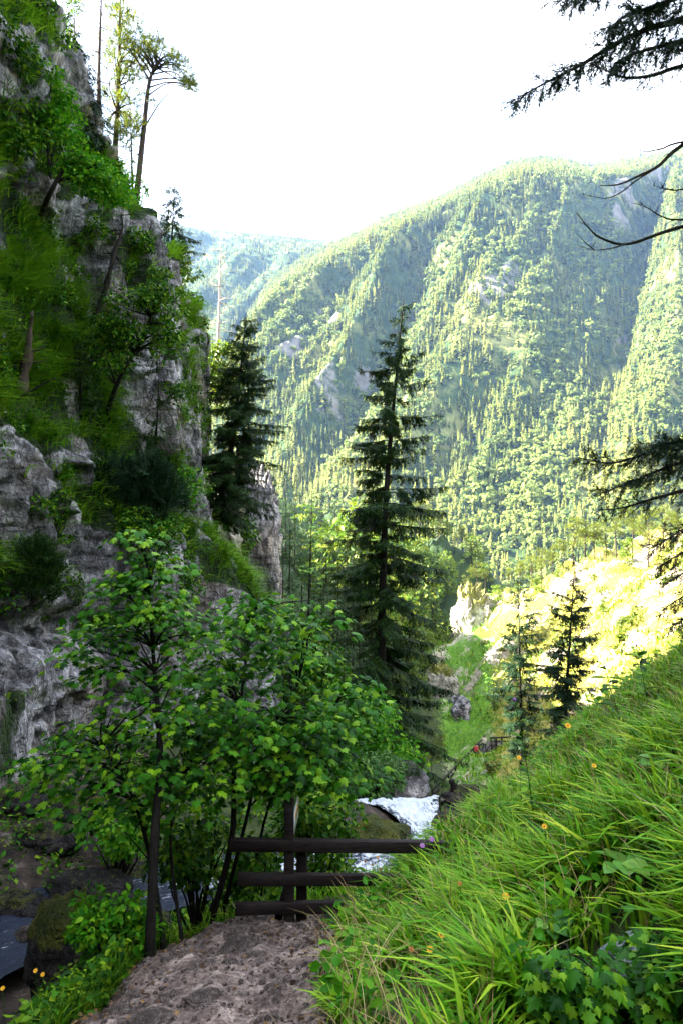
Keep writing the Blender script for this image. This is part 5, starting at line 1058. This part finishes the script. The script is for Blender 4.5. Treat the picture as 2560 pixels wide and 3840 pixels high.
#MIDTREES
# ------------------------------------------------------------------ rock towers further down the gorge
def crag(name, label, c, sz, seed, mat='rock_sun', grass=0.6, sub=None, fz=0.45):
    V, F = sub or ICO5; V = np.sign(V)*np.abs(V)**0.62; V = V/np.max(np.abs(V), axis=0); o = seed*5.3
    q = V*np.asarray(sz, float); f = 2.2/max(sz[0], sz[1])
    d = 0.30*ridged(q*np.array((f, f, f*fz))+o, 5, 0.55)+0.12*fbm(q*f*3+o, 4)
    tp = 1-0.35*np.clip(V[:, 2:3]*0.5+0.5, 0, 1); q = q*np.concatenate([tp, tp, np.ones_like(tp)], 1); q = q*(1+0.75*(d-0.22))[:, None]; q[:, 0] += 0.25*sz[0]*fbm(q*f*0.8+o+3, 3); q[:, 2] += 0.15*sz[2]*fbm(q*f+o+8, 3)*(V[:, 2] > 0)
    ob = mk(name, q, F, M[mat], attrs={'grass': smooth(0.3, 0.95, V[:, 2])*grass+0.35*smooth(0.2, 0.6, fbm(q*f*1.5+9, 3))}); ob.location = Vector([float(v) for v in c]); return tag(ob, label, 'rock')
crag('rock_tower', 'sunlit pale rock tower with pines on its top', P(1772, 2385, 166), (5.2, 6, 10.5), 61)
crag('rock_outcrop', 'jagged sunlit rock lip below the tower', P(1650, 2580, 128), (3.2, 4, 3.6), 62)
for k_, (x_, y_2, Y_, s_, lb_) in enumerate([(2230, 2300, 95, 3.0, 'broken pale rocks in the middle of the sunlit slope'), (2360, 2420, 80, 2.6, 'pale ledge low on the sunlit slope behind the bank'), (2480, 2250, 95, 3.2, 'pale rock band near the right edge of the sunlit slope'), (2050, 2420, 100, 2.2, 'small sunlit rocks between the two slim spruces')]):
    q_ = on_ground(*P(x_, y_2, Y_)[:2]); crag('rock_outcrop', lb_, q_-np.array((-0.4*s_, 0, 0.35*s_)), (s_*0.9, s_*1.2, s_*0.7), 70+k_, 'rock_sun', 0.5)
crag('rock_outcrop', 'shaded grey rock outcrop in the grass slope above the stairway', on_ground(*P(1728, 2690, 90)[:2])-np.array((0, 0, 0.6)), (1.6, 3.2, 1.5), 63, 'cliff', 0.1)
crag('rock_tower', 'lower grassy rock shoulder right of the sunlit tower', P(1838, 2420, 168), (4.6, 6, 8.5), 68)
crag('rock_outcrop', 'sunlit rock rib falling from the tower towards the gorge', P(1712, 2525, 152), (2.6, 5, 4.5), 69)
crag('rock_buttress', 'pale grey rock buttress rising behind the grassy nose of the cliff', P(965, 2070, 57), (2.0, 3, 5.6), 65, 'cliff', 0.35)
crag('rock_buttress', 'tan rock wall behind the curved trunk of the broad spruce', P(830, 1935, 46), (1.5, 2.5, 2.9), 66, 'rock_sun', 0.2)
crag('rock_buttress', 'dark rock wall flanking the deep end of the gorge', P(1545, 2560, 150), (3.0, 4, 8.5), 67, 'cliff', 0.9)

# ------------------------------------------------------------------ trees further down the gorge: a few kinds, each copied
def proto(name, cat, wood, crown, cm, bm_='bark'):
    t = thing(name, 'prototype', cat); mkb('trunk', wood, M[bm_], t, local=True); mkb('crown', crown, M[cm], t, local=True, smooth_=False); return t
KIND = {}
for k in range(2):
    w, n = conifer(curve_pts([(0, 0, -0.8), (0.1, 0, 5), (0, 0, 12)], 8), 0.15, 2.3+0.4*k, 400+k, nb=100, cs=0.08, droop=0.35, rise=0.4, dens=5, spl=0.95, hang=0.3, power=0.6, gap=0.6, tmpl='spray', sides=5)
    KIND['S%d' % k] = ('spruce_tree', 'tree', w, n, 'spruce', 'bark')
for k in range(2):
    r = np.random.default_rng(410+k); w, n = MB(), MB(); tr = curve_pts([(0, 0, -0.8), (0.2, 0.1, 5), (-0.1+0.4*k, 0, 9), (0.1, 0, 11.2)], 12); w.add(*tube(tr, np.linspace(0.17, 0.05, 12), 6))
    cl = np.stack([r.normal(size=16)*1.5, r.normal(size=16)*1.5, r.uniform(5.5, 11.6, 16)], 1); cl[:, :2] *= (1.15-0.06*(cl[:, 2:]-5)); branch_to(w, tr, cl, r, 0.06, (0.4, 1), 0.1)
    kk = r.integers(0, 16, 800); d = norm(r.normal(size=(800, 3))); n.add(*scatter(SPRAY_V, SPRAY_F, cl[kk]+d*np.array((1.05, 1.05, 0.5))*r.uniform(0.3, 1, 800)[:, None], frames(d+np.array((0, 0, 0.7)), r.normal(size=(800, 3))+np.array((0, 0, 0.8))), r.uniform(0.5, 1.0, 800)))
    KIND['P%d' % k] = ('pine_tree', 'tree', w, n, 'pine', 'bark_pine')
for k in range(2):
    r = np.random.default_rng(420+k); w, n = MB(), MB(); tr = curve_pts([(0, 0, -0.8), (0.1, 0.1, 3), (-0.1, 0, 6), (0.1, 0, 9)], 10); w.add(*tube(tr, np.linspace(0.18, 0.04, 10), 6))
    cl = np.stack([r.normal(size=22)*1.7, r.normal(size=22)*1.7, r.uniform(2.6, 10.5, 22)], 1); cl[:, :2] *= np.clip(1.25-0.09*np.abs(cl[:, 2:]-5.5), 0.3, 1.3); branch_to(w, tr, cl, r, 0.05, (0.25, 1), 0.1)
    n.add(*leaf_cloud(r, cl, np.full(22, 1.25), 1500, 0.55, flat=0.75)); KIND['B%d' % k] = ('beech_tree', 'tree', w, n, 'broad', 'bark')
protos = {}
def plant_row(rows, what, group):
    rows = sorted(rows); cnt = {}
    for i, (px_, top_, Y_, kd) in enumerate(rows):
        kk = kd+str(i % 2); nm, cat, w, n, cm, bm_ = KIND[kk]; b = on_ground((px_-1280)/2560*Y_, Y_); H = (1920-top_)/2560*Y_-b[2]; sc = max(H, 2.5)/(12.0 if kd == 'S' else 11.7 if kd == 'P' else 11.2)
        cnt[nm] = cnt.get(nm, 0)+1; lb = ORD[cnt[nm]-1]+' '+{'spruce_tree': 'spruce', 'pine_tree': 'pine', 'beech_tree': 'round leafy tree'}[nm]+' from the left '+what
        if kk not in protos:
            protos[kk] = proto(nm, cat, w, n, cm, bm_); o = protos[kk]; o.location = Vector(b.tolist()); o.rotation_euler = (0, 0, px_*0.7); o.scale = (sc,)*3; tag(o, lb, cat, group)
        else: dup(protos[kk], b, px_*0.7, sc, lb, group)
plant_row([(985, 1770, 95, 'S'), (1030, 1735, 110, 'S'), (1068, 1760, 120, 'S'), (1108, 1800, 105, 'S'), (1012, 1850, 75, 'S'), (1085, 1880, 80, 'S'), (1205, 1840, 125, 'S'), (1255, 1885, 118, 'S'), (1310, 1850, 130, 'B'), (1352, 1880, 110, 'B'), (1222, 1950, 85, 'S'), (1268, 1990, 80, 'S'), (1300, 1960, 95, 'S'), (1340, 1990, 88, 'S'), (1212, 2080, 65, 'S'), (1250, 2130, 60, 'S'),
           (1320, 2080, 72, 'S'), (1130, 1990, 70, 'S'), (1180, 2120, 58, 'S'), (1290, 2230, 55, 'S'), (1236, 2290, 48, 'S'), (1345, 2230, 58, 'S'), (1100, 2150, 60, 'S'), (1400, 1930, 125, 'B'), (1430, 1960, 140, 'S'), (1395, 2060, 100, 'S'), (1165, 1900, 100, 'S'), (1405, 2350, 62, 'S'), (1440, 2480, 70, 'S'), (1470, 2330, 90, 'S')], 'in the wood beyond the cliff', 'trees in the wood beyond the cliff')
plant_row([(1470, 1910, 215, 'B'), (1500, 1930, 220, 'P'), (1540, 1905, 222, 'B'), (1575, 1880, 225, 'P'), (1605, 1905, 222, 'B'), (1640, 1930, 220, 'P'), (1675, 1950, 221, 'B'), (1702, 1980, 220, 'S'), (1730, 1970, 222, 'P'), (1765, 2000, 220, 'B'), (1800, 2040, 219, 'B'), (1835, 2090, 217, 'S'), (1550, 2000, 205, 'B'), (1600, 2040, 205, 'B'), (1480, 2010, 200, 'S'), (1650, 2070, 208, 'B'), (1520, 2080, 195, 'B'), (1560, 2130, 192, 'B'), (1460, 2120, 185, 'S'), (1700, 2090, 212, 'B'), (1620, 2140, 200, 'B')], 'on the shaded spur behind the rock tower', 'trees on the shaded spur')
plant_row([(1905, 2130, 165, 'P'), (1950, 2100, 160, 'P'), (1990, 2080, 158, 'P'), (2030, 2060, 150, 'P'), (2070, 2040, 155, 'P'), (2110, 2020, 150, 'P'), (2150, 1960, 150, 'P'), (2190, 1940, 148, 'P'), (2230, 1950, 150, 'P'), (2270, 1980, 148, 'P'), (2310, 1930, 140, 'P'), (2370, 1900, 135, 'P'), (2430, 1920, 130, 'P'), (2490, 1900, 128, 'P'), (2540, 1920, 125, 'P'), (2010, 2150, 150, 'B'), (2090, 2130, 145, 'B'), (2350, 2010, 135, 'B'), (2450, 2020, 125, 'S'), (1870, 2190, 160, 'B'), (1940, 2190, 150, 'B'), (2210, 2090, 140, 'P')], 'along the top of the sunlit slope', 'trees along the sunlit slope')
plant_row([(1652, 2805, 66, 'P'), (1618, 2840, 62, 'P'), (1690, 2570, 105, 'S'), (1775, 2600, 96, 'P'), (1566, 2690, 125, 'S'), (1850, 2500, 85, 'S'), (2260, 2290, 90, 'B'), (2330, 2360, 75, 'B'), (2400, 2190, 95, 'P'), (1600, 2720, 95, 'B'), (1575, 2850, 60, 'B')], 'scattered on the open slope above the stairway', 'small trees on the open slope')
plant_row([(1450, 2400, 75, 'S'), (1480, 2520, 85, 'B'), (1505, 2300, 110, 'S'), (1530, 2430, 105, 'B'), (1555, 2480, 118, 'S'), (1580, 2360, 140, 'B'), (1600, 2520, 120, 'S'), (1620, 2440, 150, 'B'), (1640, 2330, 165, 'B'), (1465, 2650, 62, 'S'), (1495, 2700, 66, 'B'), (1530, 2640, 85, 'S'), (1560, 2740, 75, 'B'), (1440, 2780, 46, 'B'), (1590, 2620, 108, 'B'), (1660, 2400, 172, 'S')], 'down in the shaded ravine', 'trees in the shaded ravine')
tw = P(1772, 2215, 166)
for k, (dx, dy, h, lb) in enumerate([(0.8, 0, 7.5, 'tallest pine on top of the sunlit rock tower'), (3.2, 1, 6.0, 'right-hand pine on the sunlit rock tower'), (-1.8, 1.5, 4.2, 'smallest pine at the left rim of the rock tower')]):
    dup(protos['P0' if k != 1 else 'P1'], tw+np.array((dx, dy, -0.6)), k*1.3, h/11.7, lb, 'pines on the rock tower')
# ------------------------------------------------------------------ spruce boughs reaching in from the right
def bough(parent, pix, Y, seed, r0=0.035, needles=1.0, twl=0.45, hang=0.55, ntw=None, spl=0.135, dY=-0.6):
    r = np.random.default_rng(seed); n = len(pix); c = curve_pts([P(x, y, Y+dY*k/(n-1)) for k, (x, y) in enumerate(pix)], 22); w, nd = MB(), MB(); w.add(*tube(c, np.linspace(r0, r0*0.14, 22), 5))
    L = np.sum(np.linalg.norm(np.diff(c, axis=0), axis=1)); ntw = ntw or int(L*38); PP, DD = [], []
    for k in range(ntw):
        s = r.uniform(0.05, 1)**0.8; b = trunk_curve(c, s)[0]; b2 = trunk_curve(c, min(1, s+0.03))[0]; tg = norm(b2-b+1e-6); sd_ = norm(np.cross(tg, (0, 0, 1)))*r.choice([-1, 1])
        d = norm(0.6*tg+0.6*sd_*r.random()+np.array((0, 0, -1.0))*(r.random() < hang)*r.uniform(0.6, 1.3)+np.array((0, 0, 0.25))*r.normal()); l = twl*(1.1-0.65*s)*r.uniform(0.28, 1.25)
        q = curve_pts([b, b+d*l*0.55, b+d*l+np.array((0, 0, -0.12*l))], 5); w.add(*tube(q, np.linspace(0.005, 0.0015, 5), 3, False))
        m = int(needles*l*60)
        if m > 0:
            f = r.random(m)**0.8; p = trunk_curve(q, f); PP.append(p); DD.append(norm(d+0.7*norm(np.cross(d, r.normal(size=(m, 3)))))+0.1*r.normal(size=(m, 3)))
    o = mkb('bough', w, M['bark'], parent)
    if PP:
        PP, DD = np.concatenate(PP), np.concatenate(DD); nd.add(*scatter(SPRAY_V*np.array((0.8, 1, 1)), SPRAY_F, PP, frames(DD, np.array((0, 0, 1.0))+0.6*r.normal(size=PP.shape)), spl*r.uniform(0.6, 1.2, len(PP)))); tag(mkb('needles', nd, M['spruce_dark'], o, smooth_=False), kind='stuff')
    return o
def side_tree(label, X, Y, top, r0):
    b = on_ground(X, Y); t = thing('spruce_tree', label, 'tree', b); w = MB(); w.add(*tube(curve_pts([b-np.array((0, 0, 0.5)), b+np.array((0.05, 0, (top-b[2])*0.5)), np.array((X, Y, top))], 10), np.linspace(r0, r0*0.6, 10), 10)); mkb('trunk', w, M['bark'], t); return t
t1 = side_tree('near spruce beyond the right edge with boughs across the sky', 4.75, 7.6, 9.0, 0.16)
bough(t1, [(2880, -30), (2560, 70), (2430, 105), (2300, 165), (2180, 240), (2080, 290), (1945, 362)], 7.6, 501, 0.045, 1.0, 0.42)
bough(t1, [(2880, -140), (2560, -20), (2440, 25), (2340, 60), (2270, 120)], 7.6, 502, 0.04, 1.3, 0.42)
bough(t1, [(2880, 60), (2560, 150), (2440, 180), (2350, 210), (2300, 240)], 7.6, 503, 0.035, 0.9, 0.4)
bough(t1, [(2880, 190), (2560, 245), (2455, 278), (2350, 290), (2270, 262), (2210, 235)], 7.6, 504, 0.03, 0.25, 0.3)
bough(t1, [(2700, -260), (2400, -120), (2200, -30), (2100, 10)], 7.6, 505, 0.03, 1.0, 0.3)
bough(t1, [(2880, 330), (2560, 540), (2470, 620), (2400, 655), (2320, 690), (2250, 694)], 7.6, 506, 0.028, 0.0, 0.22, 0.1, 10)
bough(t1, [(2470, 622), (2390, 672), (2330, 718), (2270, 742), (2185, 728)], 7.55, 507, 0.012, 0.0, 0.12, 0.0, 6)
bough(t1, [(2880, 480), (2560, 530), (2480, 556), (2405, 565), (2375, 530)], 7.6, 508, 0.016, 0.0, 0.15, 0.0, 5)
bough(t1, [(2880, 760), (2560, 848), (2480, 872), (2345, 915), (2250, 890), (2205, 852), (2160, 795)], 7.6, 509, 0.026, 0.0, 0.2, 0.0, 9)
bough(t1, [(2345, 915), (2290, 930), (2230, 936), (2165, 920)], 7.2, 510, 0.010, 0.0, 0.12, 0.0, 4)
bough(t1, [(2225, 935), (2185, 900), (2145, 855)], 7.1, 511, 0.007, 0.0, 0.1, 0.0, 2)
bough(t1, [(2880, 800), (2560, 822), (2480, 810), (2430, 780), (2390, 765)], 7.6, 512, 0.014, 0.0, 0.3, 0.1, 16)
bough(t1, [(2880, 700), (2600, 705), (2520, 712), (2450, 695)], 7.6, 513, 0.014, 0.0, 0.3, 0.1, 14)
t2 = side_tree('second spruce past the right edge with drooping dark boughs', 6.9, 11.0, 3.2, 0.2)
for k, (pl, nd_, tl) in enumerate([([(2880, 1560), (2600, 1640), (2450, 1690), (2300, 1735), (2165, 1715)], 1.5, 0.6), ([(2880, 1640), (2600, 1720), (2480, 1760), (2360, 1810), (2250, 1850)], 1.5, 0.65), ([(2880, 1760), (2600, 1830), (2450, 1870), (2330, 1905), (2240, 1912)], 0.7, 0.5), ([(2880, 1600), (2600, 1680), (2500, 1660), (2380, 1690)], 1.5, 0.6), ([(2880, 1900), (2600, 1970), (2520, 2010), (2455, 2050)], 1.3, 0.5),
                                ([(2880, 2000), (2600, 2060), (2530, 2090), (2470, 2125)], 1.3, 0.5), ([(2880, 2100), (2600, 2140), (2530, 2170), (2485, 2200)], 1.1, 0.45), ([(2880, 2190), (2600, 2230), (2540, 2250), (2480, 2290)], 1.1, 0.45), ([(2880, 2290), (2600, 2320), (2550, 2330), (2495, 2365)], 0.9, 0.4)]):
    bough(t2, pl, 11.0, 520+k, 0.04 if k < 3 else 0.025, nd_*0.62, tl*0.9, 0.3, None, 0.13)
# ------------------------------------------------------------------ flowers and tall plants
def flower(label, px_, py_, drop, seed, mat='yellow', size=0.03, name='yellow_flower', Y=None):
    r = np.random.default_rng(seed); b = ground_at(px_+r.uniform(-10, 10), py_+drop) if Y is None else on_ground(*P(px_, py_, Y)[:2]); h = P(px_, py_, b[1]); h[1] -= 0.0
    t = thing(name, label, 'flower', b, 'flowers in the grass'); w = MB(); w.add(*tube(curve_pts([b, lerp(b, h, 0.6)+np.array((0.02, 0, 0)), h], 6), 0.003, 4)); mkb('stem', w, M['shrub'], t)
    n = 9; a = np.arange(n)/n*6.283+r.uniform(0, 1); o = np.stack([np.cos(a), np.sin(a), np.full(n, 0.15)], 1); tilt = frames(np.array([(0.2, -0.5, 0.85)]), np.array([(0, 0.3, 0.6)]))[0]
    tl = np.array([(1, 0, 0), (0, 0.8, 0.6), (0, -0.6, 0.8)]).T; o2 = o@tl.T
    for k in range(n):
        V, F = scatter(LEAF_V, LEAF_F, h[None], frames(o2[k:k+1], tl[:, 2][None]), np.array([size])); mk('petal', V, F, M[mat], t, smooth_=False)
    mk('disc', ICO2[0]*size*0.3+h, ICO2[1], M['orange'], t); return t
for k, (px_, py_, dr, mt, sz, lb) in enumerate([(1895, 3362, 60, 'yellow', 0.040, 'bright yellow flower high in the middle of the bank'), (1652, 3507, 60, 'yellow', 0.040, 'yellow flower in the lower middle of the bank'), (1610, 3562, 60, 'yellow', 0.036, 'yellow flower just below and left of another one'), (1842, 3348, 50, 'orange', 0.036, 'orange flower left of the bright yellow one'), (1722, 3315, 60, 'orange', 0.03, 'orange flower above the centre of the bank'), (1540, 3562, 50, 'orange', 0.03, 'small orange flower at the left part of the bank'), (2128, 2722, 50, 'yellow', 0.07, 'yellow flower on the skyline of the bank'), (2040, 3100, 60, 'yellow', 0.036, 'yellow flower in the upper middle of the bank'), (1945, 2842, 50, 'yellow', 0.05, 'yellow flower near the upper left edge of the bank'), (2226, 2872, 60, 'yellow', 0.04, 'yellow flower in the upper right grass')]):
    flower(lb, px_, py_, dr+170, 600+k, mt, sz*0.8)
for k, (px_, py_, Y_, mt, lb) in enumerate([(1368, 3232, 10.0, 'orange', 'orange flower behind the fence, leftmost of four'), (1395, 3244, 10.0, 'orange', 'orange flower behind the fence, second of four'), (1415, 3215, 10.2, 'yellow', 'yellow flower behind the fence, third of four'), (1425, 3262, 9.9, 'orange', 'orange flower behind the fence, lowest of four'), (133, 3642, 6.4, 'yellow', 'yellow flower at the lower left path edge'), (160, 3656, 6.4, 'yellow', 'yellow flower right beside its twin at the lower left'), (10, 3708, 6.2, 'yellow', 'yellow flower at the left picture edge')]):
    flower(lb, px_, py_, 0, 620+k, mt, 0.022, Y=Y_)
flower('pale purple flower in front of the top fence rail', 1618, 3148, 70, 640, 'purple', 0.035, 'purple_flower', 8.3); flower('pale purple flower against the lower side of the top rail', 1582, 3172, 70, 641, 'purple', 0.035, 'purple_flower', 8.3)
def thistle(label, base, ctrl, seed, mat='shrub', leafsz=0.16, nl=12):
    r = np.random.default_rng(seed); t = thing('thistle_plant', label, 'plant', base); c = curve_pts([base]+ctrl, 14); w = MB(); w.add(*tube(c, np.linspace(0.008, 0.004, 14), 5)); mkb('stem', w, M['shrub'], t)
    for k in range(nl):
        s = r.uniform(0.15, 0.97); b = trunk_curve(c, s)[0]; a = r.uniform(0, 6.28); d = np.array((math.cos(a), math.sin(a), r.uniform(-0.1, 0.5))); V, F = scatter(LEAF_V*np.array((0.7, 1, 1)), LEAF_F, b[None], frames(d[None], np.array([(0, 0, 1.0)])), np.array([leafsz*r.uniform(0.6, 1.2)])); mk('leaf', V, F, M[mat], t, smooth_=False)
    V, F = ICO2; mk('flower_head', V*np.array((0.02, 0.02, 0.026))+c[-1], F, M['purple'], t); return t
q = ground_at(2010, 3180); thistle('tall thin thistle stalk rising out of the bank past the small spruce', q, [P(1985, 2950, q[1]), P(1955, 2760, q[1]), P(1928, 2625, q[1])], 651)
q = ground_at(2330, 2720); thistle('leafy stalk on the bank skyline right of the tall slim spruce', q, [P(2300, 2620, q[1]), P(2265, 2500, q[1])], 652, leafsz=0.3)
q = ground_at(2430, 2640); thistle('leafy stalk on the bank skyline near the right edge', q, [P(2410, 2540, q[1]), P(2385, 2420, q[1])], 653, leafsz=0.3)
for k, (px_, py_, lb, szz) in enumerate([(2170, 3270, 'plant with broad pale green leaves in the right part of the bank', 0.17), (2330, 3330, 'plant with large bright yellow green leaf near the hollow', 0.21), (1560, 3520, 'broad leaved plant between the yellow flowers', 0.12), (2450, 2900, 'broad leaved plant at the right edge of the bank', 0.16), (2060, 3560, 'plant with pointed leaves above the dark hollow', 0.14)]):
    q = ground_at(px_, py_+60); r = np.random.default_rng(660+k); t = thing('broad_leaf_plant', lb, 'plant', q)
    for j in range(6):
        a = j*1.05+r.uniform(0, 0.5); b = q+np.array((math.cos(a)*0.03, math.sin(a)*0.03, 0.28+0.06*r.random())); d = np.array((math.cos(a), math.sin(a)-0.3, 0.05)); w = MB(); w.add(*tube(curve_pts([q, lerp(q, b, 0.5), b], 4), 0.004, 4)); mkb('stalk', w, M['shrub'], t)
        V, F = scatter(np.array([(0, 0, 0), (0.38, 0.2, 0.1), (0.45, 0.5, 0.1), (0.25, 0.85, 0.02), (0, 1.05, -0.1), (-0.25, 0.85, 0.02), (-0.45, 0.5, 0.1), (-0.38, 0.2, 0.1), (0, 0.5, 0)]), np.array([(8, i, (i+1) % 8) for i in range(8)]), b[None], frames(d[None], np.array([(0, -0.3, 1.0)])+0.3*r.normal(size=(1, 3))), np.array([szz*r.uniform(0.7, 1.15)])); mk('leaf', V, F, M['broadleaf'], t, smooth_=False)
# a trickle of white water in the hollow
q = ground_at(2370, 3640); V = np.stack([np.repeat(np.linspace(-0.11, 0.11, 10), 14), np.tile(np.linspace(-0.35, 0.35, 14), 10)*1.0, np.zeros(140)], 1); V[:, 0] += 0.05*np.sin(V[:, 1]*9); V = V+np.array((q[0], q[1], 0)); V[:, 2] = ground_h(V[:, 0], V[:, 1])+0.02+0.02*fbm(V*9, 3)
tag(mk('spring_water', V, grid_faces(10, 14), M['water'], attrs={'foam': np.full(140, 0.6), 'flow_u': V[:, 1], 'flow_v': V[:, 0]}), kind='structure')
